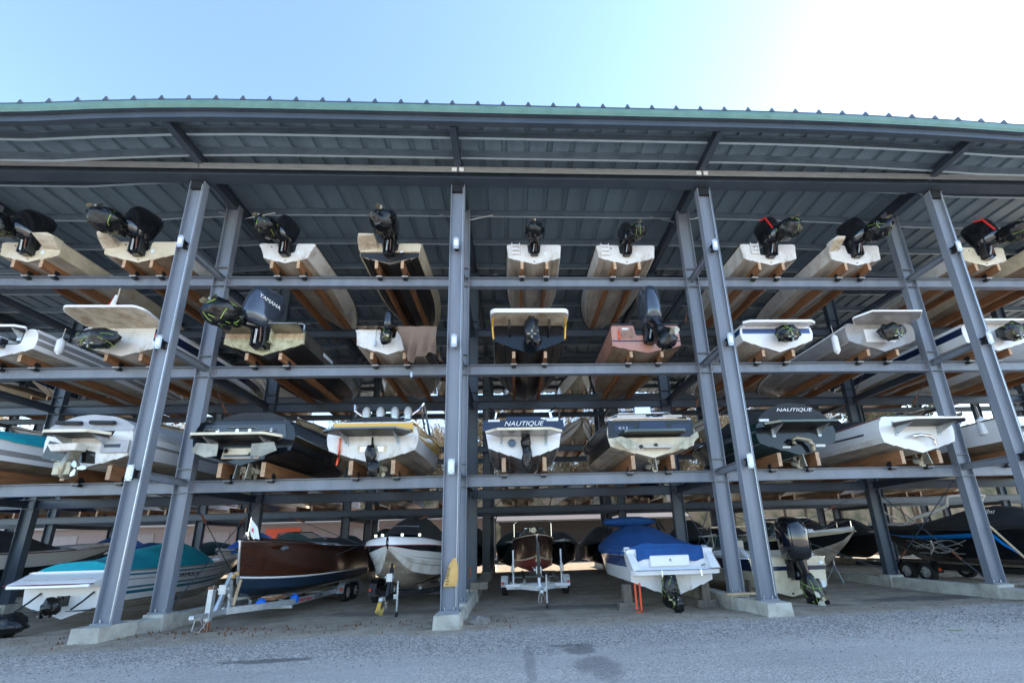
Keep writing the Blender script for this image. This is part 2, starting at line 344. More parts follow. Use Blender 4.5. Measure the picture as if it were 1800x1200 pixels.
# front girder, pieces per bay
for i in range(-1,6):
    X=8*i+WC/2
    m=RB(); m.box(X+.012,X+7.988,-.06,.30,13.72,13.745,'girder'); m.box(X+.012,X+7.988,-.06,.30,13.33,13.355,'steel_dk_shaded'); m.box(X+.012,X+7.988,.10,.12,13.356,13.719,'steel_dk_shaded')  # web and lower flange use darker steel, their shade put into the colour
    m.box(X+.012,X+7.988,-.075,-.061,13.53,13.745,'girder')
    if i in (1,2):
        m.box(X+7.80,X+7.96,-.082,-.077,13.56,13.70,'paper')
    if i in (2,3): m.box(X+.04,X+.18,-.082,-.077,13.56,13.70,'paper')
    m.build('girder',smooth=0)
for Y in (5.2,13.5,18.6):
    m=RB(); ibeam_x(m,-24,64,Y+.25,13.72,.3,.2,'steel_dk_shaded'); m.build('girder',smooth=0)
# rafters
for i in LINES:
    X=8*i+WC/2; m=RB(); d=bow(X)
    ibeam_y(m,X,-1.34,.5,14.04+d*.6,.30,.2,'steel_dk_shaded'); 
    ibeam_y(m,X,.501,21.4,14.04+d*.6,.44,.2,'steel_dk_shaded')
    for s_ in (-1,1):
        for y in (2.1,5.6): m.tube([(X,y,13.65),(X+s_*1.0,y+.1,14.02)],.02,'galv',5)
    m.build('rafter',smooth=0)
# purlins
PY=[-.81,-.14,.79,2.28,3.78,5.3,6.8,8.3,9.8,11.3,12.8,14.3,15.8,17.3,18.8,20.3]
for Y in PY:
    m=RB(); st=[-24+2*i for i in range(45)]
    for a,b in (((-.01,0),(.01,0)),):
        pass
    prof=[(0,.0),(.07,.0),(.07,.012),(.012,.012),(.012,.208),(-.06,.208),(-.06,.22),(0,.22)]
    m.loft([[(x,Y+p[0],14.05+bow(x)+p[1]) for p in prof] for x in st],['lip','lip','purlin','purlin','purlin','purlin','purlin','purlin'])
    m.build('purlin',smooth=30)
# roof sheet with standing ribs
m=RB(); Zd=14.275; xs=[];zz=[]; P_=.73; x=-25.
while x<65:
    for dx,dz in ((0,0),(.26,0),(.29,.075),(.44,.075),(.47,0)): xs.append(x+dx); zz.append(dz)
    x+=P_
for (ya,yb) in ((-1.54,22.0),):
    n=len(xs); top=[];bot=[]
    for y in (ya,yb):
        for X,dz in zip(xs,zz): bot.append((X,y,Zd+bow(X)+dz))
    for y in (ya,yb):
        for X,dz in zip(xs,zz): top.append((X,y,Zd+bow(X)+dz+.012))
    m.add(bot,[(i,i+1,n+i+1,n+i) for i in range(n-1)],'deck'); m.add(top,[(i,i+1,n+i+1,n+i) for i in range(n-1)],'green')
roof=m.build('roof',smooth=0)
m=RB(); st=[-25+1.5*i for i in range(61)]
prof=[(-1.575,13.97),(-1.52,13.97),(-1.52,13.95),(-1.62,13.95),(-1.62,14.0),(-1.595,14.02),(-1.62,14.06),(-1.62,14.22),(-1.60,14.225),(-1.60,14.30),(-1.575,14.22)]
m.loft([[(x,p[0],p[1]+bow(x)) for p in prof] for x in st],['steel_dk_shaded','steel_dk_shaded','steel_dk_shaded','green','green','green','green','green','steel_dk_shaded','steel_dk_shaded','steel_dk_shaded']); m.build('eave_trim',roof,smooth=20)
m=RB(); m.loft([[(x,p[0],p[1]+bow(x)) for p in ((-1.51,13.76),(-1.37,13.76),(-1.37,14.26),(-1.51,14.26))] for x in st],'steel_dk_shaded'); m.build('eave_purlin',roof,smooth=20)
m=RB(); x=-25.
while x<65:
    X=x+.365; z=Zd+bow(X)+.012
    m.loft([[(X-.08,y,z-.01),(X+.08,y,z-.01),(X+.02,y,z+.125),(X-.02,y,z+.125)] for y in (-1.61,-1.42)],'steel_dk_shaded'); 
    x+=P_
m.build('rib_cap',roof,smooth=0)['kind']='stuff'
# brace rods
def rod(a,b,r=.014):
    m=RB(); a=Vector(a);b=Vector(b); m.tube([a,b],r,'steel_dk_shaded',6); q=a.lerp(b,.2); d=(b-a).normalized()*.16; m.tube([q-d,q+d],.03,'rust',6); m.build('brace_rod')
rod((8.45,5,3.6),(15.9,5,.6)); rod((15.9,5.05,3.6),(8.5,5.05,.6)); rod((24.2,5,3.6),(31.9,5,.6)); rod((31.9,5.1,3.6),(24.5,5.1,.6))
rod((24.3,1.95,.6),(24.2,5.0,3.6)); rod((24.3,5.0,.6),(24.2,1.95,3.6)); rod((8.2,2,3.6),(8.2,5.,.6)); rod((8.25,5,3.6),(8.25,1.95,.6)); rod((32.25,1.95,.6),(32.25,5.,3.6)); rod((32.2,5.,.6),(32.2,1.95,3.6))
rod((16.5,1.95,.6),(16.5,2.0,3.6)); 
for X in (8.3,24.3,32.3,0.3):
    for z0,z1 in ((4.1,7.2),(7.7,10.4)): rod((X,1.95,z1),(X,5,z0),.01)
# ---------------- boats ----------------
def section(t,s):
    """half section (x,y,z) from keel to sheer at station t"""
    L,B,D=s['L'],s['B'],s['D']; t0=s.get('t0',.38); u=max(0,(t-t0)/(1-t0)); fl=s.get('flare',.12)
    xs=B/2*(1-u**s.get('p',2.3))*(s.get('st',.95)+(1-s.get('st',.95))*min(1,t/.3))
    zs=D*(1+s.get('sh',.14)*t**1.6-.04*math.sin(math.pi*min(1,t*1.2))*s.get('dip',1)); rise=s.get('rise',.60)
    xs=max(xs,.035); dr=math.tan(R(s.get('dr',17)))
    q=max(0,(t-rise)/(1-rise)); zk=zs*s.get('ke',.96)*q**s.get('kp',2.6)
    xc=max(.02,xs*(s.get('ch',.90)-s.get('cn',.42)*u**1.3)); zc=dr*xc; zc=lerp(zc,zs*s.get('crise',.80),u**1.7); zc=max(zc,zk+.02)
    r=[]
    for f,dz in ((0,0),(.42,0),(.46,-.025),(.74,0),(.78,-.025),(1,0)):
        r.append((xc*f,lerp(zk,zc,f)+dz*(1-u)))
    lip=.045*(1-u); r.append((xc+lip,zc+.004)); tw=s.get('tumble',0)*(1-min(1,t/.55))
    for v in (.22,.45,.55,.82,1.0):
        x=lerp(xc+lip,xs,v**(1+fl*2)); z=lerp(zc,zs,v)
        x+=tw*math.sin(math.pi*v)*.6-tw*v*v
        r.append((x,z))
    rk=s.get('rake',.16)*L
    return [(x,L*t-rk*max(0,(1-z/zs))*q**1.2,z) for x,z in r]
NS=22
def stations(n=NS): return [ (i/(n-1))**.9 for i in range(n)]
def hull(s,root):
    bt=s.get('bottom','belly'); sd_=s['side']; sd_=[sd_]*5 if isinstance(sd_,str) else sd_
    ks=[bt]*5+[s.get('chinec',sd_[0])]+list(sd_)
    m=MB(); rings=[]
    for t in stations():
        h=section(t,s); rings.append([(-x,y,z) for x,y,z in h[::-1]]+[(x,y,z) for x,y,z in h[1:]])
    m.loft(rings,ks[::-1]+ks,closed=False,cap=False); h=m.build('hull',root,smooth=28)
    # transom plate
    sec=section(0,s); D=s['D']; left=[(-x,z) for x,y,z in sec[::-1]]; right=[(x,z) for x,y,z in sec[1:]]; xe,ze=right[-1]; right=right[:-1]+[(xe-.004,ze-.09),(xe-.02,ze-.03),(xe-.08,ze+.004)]; left=[(-a,b_) for a,b_ in right[::-1]]+[(0,sec[0][2])]
    top=s.get('top','flat'); xs=sec[-1][0]; zs=sec[-1][2]; nt=s.get('notch')
    if nt:
        wn,dn=nt; pr=[(wn*1.25,zs),(wn*1.1,zs-.05),(wn,zs-dn+.05),(wn*.85,zs-dn)]
        if s.get('step'): pr=[(xs*.66,zs),(xs*.62,zs-.10)]+[(a,min(b,zs-.10)) for a,b in pr]
        tp=pr+[(-a,b) for a,b in pr[::-1]]
    else: tp=[(xs*.5,zs+.01),(-xs*.5,zs+.01)]
    m=MB(); tk=s.get('transom',sd_[2]); zi=sec[6][2]
    m.prism(left+right+tp,'y',-.012,.06,tk); t_=m.build('transom',root,smooth=0)
    if s.get('tband'):     # band of another colour on the upper or lower transom
        k,z0,z1=s['tband']; m=MB(); xa=lerp(sec[6][0],xs,max(0,(z0-zi)/(zs-zi)))-.01; xb=lerp(sec[6][0],xs,max(0,(z1-zi)/(zs-zi)))-.01
        m.prism([(-xa,z0),(xa,z0),(xb,z1),(-xb,z1)],'y',-.018,-.0125,k); m.build('transom_band',t_,smooth=0)
    # rub rail
    for sg in (-1,1):
        m=MB(); pts=[]
        for t in stations():
            h=section(t,s)[-1]; pts.append((sg*(h[0]+.012),h[1],h[2]-.03))
        m.tube(pts,s.get('rail_r',.022),s.get('railc','black'),6); m.build('rub_rail',root)
    if s.get('strake',1):
        for sg in (-1,1):
            for ix in (1,3):
                m=MB(); m.tube([(sg*h_[ix][0],h_[ix][1],h_[ix][2]-.006) for h_ in [section(t,s) for t in (.01,.15,.3,.45,.6,.75,.88)]],.016,bt,4); m.build('spray_strake',root)
    # deck
    m=MB(); rings=[]; dk=s.get('deck','white2'); ct=s.get('cock',.56)
    for t in stations():
        x,y,z=section(t,s)[-1]; a=sst(ct,ct+.06,t); fz=lerp(z-.45,z+.05+.06*sst(ct,.8,t),a) if ct>0 else z+.06
        xi=max(.01,x-.2); xj=max(.008,x-.23)
        rings.append([(-x,y,z),(-xi,y,z+.03),(-xj,y,fz),(0,y,fz+.05*a),(xj,y,fz),(xi,y,z+.03),(x,y,z)])
    m.loft(rings,dk,closed=False,cap=False); m.build('deck',root,smooth=30)
    return h
def stripe(root,s,k,v0,v1,t0=.01,t1=.97,name='side_stripe',taper=True):
    for sg in (-1,1):
        m=MB(); rs=[]
        for i in range(24):
            t=lerp(t0,t1,i/23); h=section(t,s)[6:]; vv=(0,.22,.45,.55,.82,1.0)
            def at(v):
                for a in range(5):
                    if v<=vv[a+1]: f=(v-vv[a])/(vv[a+1]-vv[a]); return Vector(h[a]).lerp(Vector(h[a+1]),f)
                return Vector(h[-1])
            mid=(v0+v1)/2; w_=(v1-v0)/2*(min(1,(1-t)*5) if taper else 1); q=[]
            for v in (mid-w_,mid+w_): p=at(v); q.append((sg*(p.x+.006),p.y,p.z))
            rs.append(q)
        m.loft(rs,k,closed=False,cap=False); m.build(name,root,smooth=60)
def crumple(m,c,rad,k,seed=0,amp=.24,sub=3,fr=1.7):
    bm=bmesh.new(); bmesh.ops.create_icosphere(bm,subdivisions=sub,radius=1)
    vs=[]
    for v in bm.verts:
        n=noise.fractal(v.co*fr+Vector((seed*3.7,1.3,seed)),.6,2.2,4); rg=abs(noise.noise(v.co*fr*1.7+Vector((seed,9,2))))
        p=v.co*(1+amp*n-amp*.9*rg); vs.append((c[0]+p.x*rad[0],c[1]+p.y*rad[1],c[2]+p.z*rad[2]))
    m.add(vs,[[q.index for q in f.verts] for f in bm.faces],k); bm.free()
def strap_loops(m,c,rad,n,seed,k='lime'):
    rr=random.Random(seed)
    for i in range(n):
        ax=Vector((rr.uniform(-1,1),rr.uniform(-.4,.4),rr.uniform(-.5,.5))).normalized(); a=ax.orthogonal().normalized(); b=ax.cross(a)
        off=ax*rr.uniform(-.45,.45); q=[]
        for j in range(22):
            t=2*math.pi*j/22; p=off+(a*math.cos(t)+b*math.sin(t))*math.sqrt(max(.1,1-off.length_squared))*(.90+rr.uniform(-.05,.05)); q.append((c[0]+p.x*rad[0],c[1]+p.y*rad[1],c[2]+p.z*rad[2]))
        m.tube(q,.0075,k,4,closed=True)
def outboard(root,loc,tilt=50,steer=0,scale=1.,cowl='cowl',bag=True,straps=3,seed=1,lettering=None,roll=0,accent=None,bagoff=(0,0,0),bagr=(.27,.27,.36),cw=1.08):
    e=empty('outboard_engine',loc); e.parent=root; e.scale=(scale,)*3
    # bracket (fixed)
    m=MB(); m.box(-.11,.11,-.17,-.02,-.34,.12,'gloss_black'); m.box(-.15,-.12,-.20,.05,-.30,.16,'black'); m.box(.12,.15,-.20,.05,-.30,.16,'black'); m.tube([(-.2,-.08,.08),(.2,-.08,.08)],.04,'black',8)
    m.tube([(-.05,-.19,-.25),(.0,-.26,.05)],.025,'galv',6); m.tube([(.06,-.19,-.22),(.07,-.24,.1)],.018,'rust',6)
    m.tube([(.14,.03,.1),(.28,.12,.16),(.3,.3,.02)],.025,'rubber',6); m.build('bracket',e,smooth=30,bevel=.004)
    RM=Matrix.Translation((0,-.08,.08))@Matrix.Rotation(R(-tilt),4,'X')@Matrix.Rotation(R(roll),4,'Y')@Matrix.Rotation(R(steer),4,'Z')@Matrix.Translation((0,.08,-.08))
    RC=Matrix.Translation((0,-.04,.06))@Matrix.Rotation(R(-tilt*.14),4,'X')@Matrix.Rotation(R(roll*.22),4,'Y')@Matrix.Rotation(R(steer),4,'Z')@Matrix.Diagonal((cw,1.12,1.28,1))@Matrix.Translation((0,.12,-.06))
    m=MB(); m.T=RC
    def el(cx,cy,rx,ry,z,n=20,pw=2.6,rk=0):
        q=[]
        for i in range(n):
            a=2*math.pi*i/n; ca,sa=math.cos(a),math.sin(a); q.append((cx+rx*abs(ca)**(2/pw)*(1 if ca>0 else -1),cy+ry*abs(sa)**(2/pw)*(1 if sa>0 else -1),z+rk*(sa)))
        return q
    rings=[el(0,-.30,.13,.20,.10),el(0,-.30,.19,.27,.16),el(0,-.29,.205,.31,.30,rk=.0),el(0,-.28,.205,.33,.50,rk=.02),el(0,-.27,.195,.33,.68,rk=.03),el(0,-.26,.17,.30,.80,rk=.035),el(0,-.26,.11,.22,.865,rk=.03),el(0,-.26,.04,.1,.885,rk=.02)]
    m.loft(rings,cowl); c=m.build('cowl',e,smooth=50)
    if accent:
        for sg in (-1,1): m=MB(); m.T=RC; m.prism([(-.56,.30),(-.52,.30),(-.46,.72),(-.30,.80),(-.30,.83),(-.50,.76)],'x',sg*.207-.004,sg*.207+.004,accent); m.build('decal',c,smooth=0)
    m=MB(); m.T=RM
    m.loft([el(0,-.30,.12,.19,.11,14),el(0,-.31,.085,.17,-.1,14),el(0,-.32,.06,.15,-.45,14),el(0,-.33,.045,.14,-.66,14)],'gloss_black')
    m.box(-.12,.12,-.52,-.12,-.52,-.50,'gloss_black')
    m.loft([el(0,0,.01,.01,-.12),el(0,0,.06,.06,-.02),el(0,0,.075,.075,.2),el(0,0,.05,.05,.42)] and [[(x,-.62+z_,-.72+y_) for x,y_ in [(rr_*math.cos(a),rr_*math.sin(a)) for a in [2*math.pi*i/10 for i in range(10)]]] for z_,rr_ in ((0,.045),(.12,.065),(.38,.06),(.52,.03),(.57,.005))],'gloss_black')
    m.prism([(-.42,-.76),(-.20,-.76),(-.34,-.98),(-.42,-.98)],'x',-.008,.008,'gloss_black'); m.build('lower_unit',e,smooth=40)
    m=MB(); m.T=RM
    for i in range(3):
        a=2*math.pi*i/3; d=Vector((math.cos(a),0,math.sin(a))); q=Vector((-math.sin(a),.0,math.cos(a)))
        o=Vector((0,-.66,-.72)); m.loft([[o+d*.04+q*.03+Vector((0,-.02,0)),o+d*.04-q*.03+Vector((0,.02,0))],[o+d*.11+q*.075+Vector((0,-.04,0)),o+d*.12-q*.055+Vector((0,.03,0))],[o+d*.19+q*.03+Vector((0,-.02,0)),o+d*.19-q*.02+Vector((0,.01,0))]],'bronze',closed=False,cap=False)
    m.tube([(0,-.72,-.72),(0,-.60,-.72)],.045,'bronze',8); m.build('propeller',e,smooth=40)
    if bag:
        cc=(bagoff[0],-.36+bagoff[1],-.66+bagoff[2]); m=MB(); m.T=RM; crumple(m,cc,bagr,'bag',seed); 
        crumple(m,(cc[0]*.5,-.32,-.34),(bagr[0]*.6,bagr[1]*.75,.22),'bag',seed+5); m.build('engine_bag',e,smooth=60)
        if straps:
            m=MB(); m.T=RM; strap_loops(m,cc,(bagr[0]*1.02,bagr[1]*1.02,bagr[2]*1.02),straps,seed); m.build('strap',e)
    if lettering:
        o=text(lettering,.10,'wtext',c,(0,0,0),(0,0,0))
        o.matrix_local=RC@Matrix.Translation((.212,-.30,.56))@Matrix.Rotation(R(90),4,'Z')@Matrix.Rotation(R(90),4,'X')
    return e
def drive_bag(root,loc,rad,seed,straps=2,k='bag'):
    e=empty('stern_drive',loc); e.parent=root
    m=MB(); m.box(-.11,.11,-.16,.02,-.02,.26,'gloss_black'); m.prism([(-.18,.2),(-.36,.18),(-.46,-.22),(-.34,-.28),(-.22,-.05)],'x',-.05,.05,'black'); m.build('drive_leg',e,bevel=.006)
    m=MB(); m.tube([(0,-.55,-.22),(0,-.34,-.22)],.05,'gloss_black',8); m.box(-.14,.14,-.54,-.50,-.24,-.2,'bronze'); m.box(-.02,.02,-.54,-.5,-.36,-.08,'bronze'); m.build('propeller',e)
    m=MB(); crumple(m,(0,-.34,.0),rad,k,seed,.28)
    if rad[2]>.45: crumple(m,(.14,-.42,-.36),(.15,.15,.24),k,seed+3,.3)
    m.build('engine_bag',e,smooth=60)
    if straps:
        m=MB(); strap_loops(m,(0,-.34,0),[a*1.0 for a in rad],straps,seed); m.build('strap',e)
    return e
def platform(root,s,w_,d,z,k='white2',under='black',th=.07,br=True,y1=0.,rr=.3,tip=0.):
    m=MB(); o=[(x,y-d/2+y1) for x,y in rrect(w_/2,d/2,min(rr,d*.45),1 if rr>=.3 else 4)]
    o=[(x,y+ (abs(x)/(w_/2))**2*.12 if y<-d*.6 else y) for x,y in o]
    m.loft([[(x,y,z+tip*(-y)) for x,y in o],[(x*1.005,y*1.005,z+th+tip*(-y)) for x,y in o]],[under]+['x'] if 0 else k,cap=True)
    # underside skin
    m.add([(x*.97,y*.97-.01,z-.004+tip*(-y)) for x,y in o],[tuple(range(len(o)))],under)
    p=m.build('swim_platform',root,smooth=30)
    if br:
        for x in (-w_*.3,w_*.3):
            b=MB(); b.prism([(-.02,z-.005),(-d*.7,z-.005),(-.02,z-.26)],'x',x-.012,x+.012,'galv'); b.box(x-.05,x+.05,-.05,-.014,z-.3,z-.04,'galv'); b.build('bracket',p,smooth=0)
    return p
def cover(root,s,k,t0=0.,t1=.98,peak=.45,pt=.5,back=.08,front=.05,skirt=.12,over=.03,name='boat_cover',n=26,aft=.0,pw=.9,seed=0,wr=.018):
    m=MB(); rings=[]
    for i in range(n):
        t=lerp(t0,t1,i/(n-1)); x,y,z=section(t,s)[-1]
        h=lerp(back,peak,sst(t0,pt,t)) if t<pt else lerp(peak,front,sst(pt,min(t1,pt+.42),t))
        q=[]; N=16
        for j in range(N+1):
            a=-1+2*j/N; zz=z+h*(1-abs(a)**2.2)**pw+ .01; xx=a*(x+over)
            nz=noise.noise((xx*2.3+seed,y*1.7,seed))*wr*2+wr*math.sin(y*7+xx*3+seed)*.5
            q.append((xx,y-(aft if i==0 else 0),zz+nz*(1-abs(a)**4)))
        hx,hy,hz=q[0]; q=[(hx-.012,hy,z-skirt+noise.noise((y*1.3,seed,0))*.05)]+q+[(-hx+.012,hy,z-skirt+noise.noise((y*1.3,seed,5))*.05)]
        rings.append(q)
    r0=rings[0]; zb=min(p[2] for p in r0)
    rings=[[(p[0],p[1]-.03,min(p[2],section(t0,s)[-1][2]-skirt)) for p in r0]]+rings
    m.loft(rings,k,closed=False,cap=False); return m.build(name,root,smooth=50)
def windshield(root,s,t=.46,h=.42,k='glass',frame='chrome',lean=.35,wx=.86):
    x,y,z=section(t,s)[-1]; x*=wx; e=empty('windshield',(0,0,0)); e.parent=root; m=MB(); f=MB()
    P=[(-x,y-.75),(-x*.8,y+.12),(-.35*x,y+.34),(.35*x,y+.34),(x*.8,y+.12),(x,y-.75)]
    T=[(a*.84,b-lean+(.0 if 0<i<5 else .28)) for i,(a,b) in enumerate(P)]
    hs=[.10,h,h*1.05,h*1.05,h,.10]; z+=.06
    for i in range(5): m.add([(*P[i],z),(*P[i+1],z),(*T[i+1],z+hs[i+1]),(*T[i],z+hs[i])],[(0,1,2,3)],k)
    f.tube([(*T[i],z+hs[i]) for i in range(6)],.018,frame,6); f.tube([(*p,z) for p in P],.018,'black',6)
    for i in range(6): f.tube([(*P[i],z),(*T[i],z+hs[i])],.014,frame,5)
    m.build('pane',e,smooth=0); f.build('frame',e); return e
def ladder(root,x,z,h=.42,w_=.13,y=-.05,k='white2'):
    m=MB()
    for sg in (-1,1): m.tube([(x+sg*w_,y,z-h),(x+sg*w_,y,z+.04),(x+sg*w_,y+.18,z+.05)],.016,k,6)
    for q in (.02,.18,.34): m.box(x-w_,x+w_,y-.02,y+.02,z-h+q,z-h+q+.05,k)
    m.build('swim_ladder',root)
def wing(root,s,side,w_=.6,d=.42,z=None,k='white',under='dirty'):
    xs=section(0,s)[-1][0]; z=z or s['D']; a,b=side*xs,side*(xs-w_); m=MB()
    m.loft([[(a,0,z-.30),(b,0,z-.22),(b,0,z+.03),(a,0,z+.05)],[(a*.98,-d*.6,z-.10),(b,-d*.6,z-.08),(b,-d*.6,z+.04),(a*.98,-d*.6,z+.06)],[(a*.9,-d,z),(b*1.05,-d,z),(b*1.05,-d,z+.05),(a*.9,-d,z+.06)]],[under,k,k,k]); m.build('platform_wing',root,bevel=.012)
def running_gear(root,x=0,z=.0,rud='bronze',pr=.19):
    e=empty('propeller_shaft',(x,0,z)); e.parent=root
    m=MB(); m.tube([(0,1.3,.05),(0,.28,-.16)],.018,'galv',6); m.box(-.012,.012,.38,.48,-.15,.1,'bronze'); m.build('shaft',e)
    m=MB()
    for i in range(4):
        a=2*math.pi*i/4+.4; d=Vector((math.cos(a),0,math.sin(a))); q=Vector((-math.sin(a),0,math.cos(a))); o=Vector((0,.26,-.16))
        m.loft([[o+d*.04+q*.03,o+d*.04-q*.03+Vector((0,.05,0))],[o+d*pr*.6+q*.10,o+d*pr*.6-q*.07+Vector((0,.07,0))],[o+d*pr+q*.04,o+d*pr-q*.03+Vector((0,.04,0))]],'bronze',closed=False,cap=False)
    m.tube([(0,.2,-.16),(0,.32,-.16)],.04,'bronze',8); m.build('propeller',e)
    m=MB(); m.loft([[(-.015,.02,.12),(.015,.02,.12),(.015,.16,.12),(-.015,.16,.12)],[(-.015,-.08,-.36),(.015,-.08,-.36),(.015,.18,-.34),(-.015,.18,-.34)]],rud); m.build('rudder',e)
    return e
def boat(name,label,cat,group,X,Y,Z,s,rz=0,pitch=0):
    e=empty(name,(X,Y,Z),R(rz),R(pitch)); tag(e,label,cat,group); hull(s,e); return e
def bunks(X,z,h,dx,w_=.10,y0=1.12,y1=6.1,stuff=None):
    for sg in (-1,1):
        m=stuff or RB(); x=X+sg*dx
        m.box(x-w_/2,x+w_/2,y0,y1,z+.012,z+h,'wood'); m.box(x-w_/2+.002,x+w_/2-.002,y0-.006,y0+.001,z+.014,z+h-.003,'wood_end')
        m.box(x-w_/2-.03,x+w_/2+.03,y0+.35,y0+.52,z+.0125,z+.09,'black'); m.box(x-w_/2-.015,x+w_/2+.015,y0+.36,y0+.50,z-.10,z+.16,'black')
        m.tube([(x-.1,y0+.35,z-.03),(x+.1,y0+.35,z-.03)],.022,'galv',6)
        if not stuff: m.build('bunk',smooth=0)
GR1='boats on the top tier'; GR2='boats on the second tier from the top'; GR3='boats on the lowest rack tier'; GRG='boats parked on the ground'
# --- top tier ---
TOP=[
 dict(X=2.55,B=1.95,L=6.4,D=.72,k='cream',tr='cream',bt='belly',notch=(.26,.30),tilt=46,steer=-28,roll=22,acc=None,bag=(-.38,0,.12),wing=[(1,.55)],lab='cream boat with black outboard leaning left, leftmost on the top tier',seed=3,sc=1.1),
 dict(X=5.9,B=2.45,L=6.6,D=.78,k='white',tr='cream',bt='belly_brown',notch=(.28,.34),tilt=42,steer=-22,roll=14,acc=None,bag=(-.34,0,.1),wing=[(-1,.45)],lab='white boat beside the left front column on the top tier, big round black outboard',seed=5,sc=1.18),
 dict(X=10.5,B=1.92,L=5.9,D=.74,k='white',tr='white',bt='belly',notch=(.27,.34),tilt=40,steer=-20,roll=10,acc=None,bag=(-.30,0,.14),wing=[],lab='white skiff with chamfered stern corners, top tier, left of the black bottomed boat',seed=7,sc=1.0,ch=.72),
 dict(X=13.85,B=2.15,L=6.6,D=.78,k='cream',tr='cream',bt='black_bottom',notch=(.25,.30),tilt=52,steer=0,roll=0,acc=None,bag=(0,.08,.1),wing=[(-1,.62)],lab='cream boat with black bottom and stained transom, top tier',seed=9,sc=1.12,tband=('rustpale',.42,.47),low=1),
 dict(X=18.65,B=1.95,L=5.8,D=.76,k='white',tr='white',bt='belly',notch=(.2,.34),tilt=45,steer=0,roll=0,acc=None,bag=(-.12,0,.15),wing=[],lab='small white skiff with slim bagged outboard just right of the centre column, top tier',seed=11,sc=.86,lad=-.62),
 dict(X=21.8,B=2.15,L=6.2,D=.76,k='white',tr='white',bt='belly',notch=(.22,.34),tilt=45,steer=12,roll=-6,acc=None,bag=(.14,0,.2),wing=[],lab='white boat with ladder and lime strapped bag, second right of the centre column, top tier',seed=13,sc=.86,lad=-.72,stripe=1),
 dict(X=26.85,B=2.1,L=6.0,D=.84,k='white',tr='white',bt='belly',notch=(.34,.44),tilt=42,steer=18,roll=-14,acc='red',bag=(.30,0,.10),wing=[],lab='white boat with red edged black outboard, top tier right of the third column',seed=15,sc=1.05,lad=-.5),
 dict(X=29.95,B=2.0,L=6.3,D=.82,k='white',tr='white',bt='belly',notch=(.26,.36),tilt=46,steer=24,roll=-18,acc=None,bag=(.36,0,.08),wing=[(-1,.4)],lab='white boat with rounded gunwale corner, second right of the third column, top tier',seed=17,sc=1.05),
 dict(X=34.75,B=1.75,L=6.0,D=.76,k='white',tr='cream',bt='belly',notch=(.26,.34),tilt=46,steer=26,roll=-18,acc='red',bag=(.42,0,.06),wing=[],lab='white boat behind the rightmost front column, top tier, red and white engine decal',seed=19,sc=1.08),
 dict(X=37.6,B=2.1,L=6.4,D=.80,k='cream',tr='cream',bt='belly_brown',notch=(.26,.34),tilt=46,steer=20,roll=-10,acc=None,bag=(.36,0,.06),wing=[(-1,.4)],lab='cream boat cut by the right edge of the picture on the top tier',seed=21,sc=1.0),
]
for d in TOP:
    s=dict(L=d['L'],B=d['B'],D=d['D'],side=d['k'],bottom=d['bt'],transom=d['tr'],notch=d['notch'],ch=d.get('ch',.9),dr=16,railc='rubber' if d['k']=='white' else 'cream',p=2.2,t0=.36,rail_r=.018)
    if d.get('tband'): s['tband']=d['tband']
    if d.get('stripe'): s['side']=['white','white','white2','white','white']
    b=boat('outboard_boat',d['lab'],'motorboat',GR1,d['X'],1.12,Z1+.19,s)
    outboard(b,(0,-.01,d['D']-d['notch'][1]*.55),tilt=78,steer=d['steer'],roll=0 if not d['roll'] else math.copysign(17,d['roll']),scale=d['sc'],seed=d['seed'],accent=d['acc'],bagoff=(0,0,.10),bagr=(.34,.32,.40),straps={3:2,5:1,7:2,13:2,15:1,17:2,19:2}.get(d['seed'],0),lettering='MERCURY' if d['acc'] else None)
    for sg,w_ in d['wing']: wing(b,s,sg,w_,k=d['k'])
    if d.get('lad'): ladder(b,d['lad'],d['D'])
    if d.get('low'):
        m=MB(); sec=section(0,s); m.prism([(-sec[6][0]+.01,sec[6][2]+.0),(0,.005),(sec[6][0]-.01,sec[6][2]),(.0,sec[6][2]+.16)] and [(-.95,.26),(0,.01),(.95,.26),(.97,.42),(-.97,.42)],'y',-.020,-.0125,'black_bottom'); m.build('stained_band',b,smooth=0)
    m=MB(); m.box(.33,.43,-.02,-.013,d['D']-.42,d['D']-.28,'paper'); m.tube([(.0,-.03,.10),(0,.0,.10)],.02,'rust',8); m.tube([(-.5,-.02,d['D']-.12),(-.5,.0,d['D']-.12)],.025,'black',8); m.build('transom_fitting',b,smooth=0)
    bunks(d['X'],Z1,.31,.42)
# --- second tier ---
def tier2(X,lab,name='outboard_boat',Y=1.05,cat='motorboat',bk=.5,**s):
    b=boat(name,lab,cat,GR2,X,Y,Z2+.12,s); bunks(X,Z2,.24,bk); return b
b=tier2(2.7,'white boat with grey side stripes and black stern drive, leftmost on the second tier',B=2.0,L=6.6,D=.9,side=['white2','grey_side','white2','grey_side','white2'],bottom='belly',transom='white2',notch=(.5,.5),tumble=.08,railc='white2')
drive_bag(b,(0,0,.3),(.2,.18,.28),31,0); platform(b,None,1.5,.4,.82)
b=tier2(6.15,'navy striped boat with a huge raised white swim platform beside the left front column',B=2.35,L=6.8,D=1.02,side=['belly','white2','navy','navy','white2'],bottom='belly',transom='white',railc='white2',t0=.5)
platform(b,None,2.3,1.0,.93,k='white2',under='dirty',th=.06,tip=.17,br=False,rr=.25)
drive_bag(b,(-.35,-.1,.34),(.62,.26,.33),33,2)
m=MB(); m.box(.86,1.14,-.03,-.02,.62,.72,'red'); m.box(.84,1.16,-.02,-.015,.5,.9,'navy'); m.build('stripe_decal',b,smooth=0)
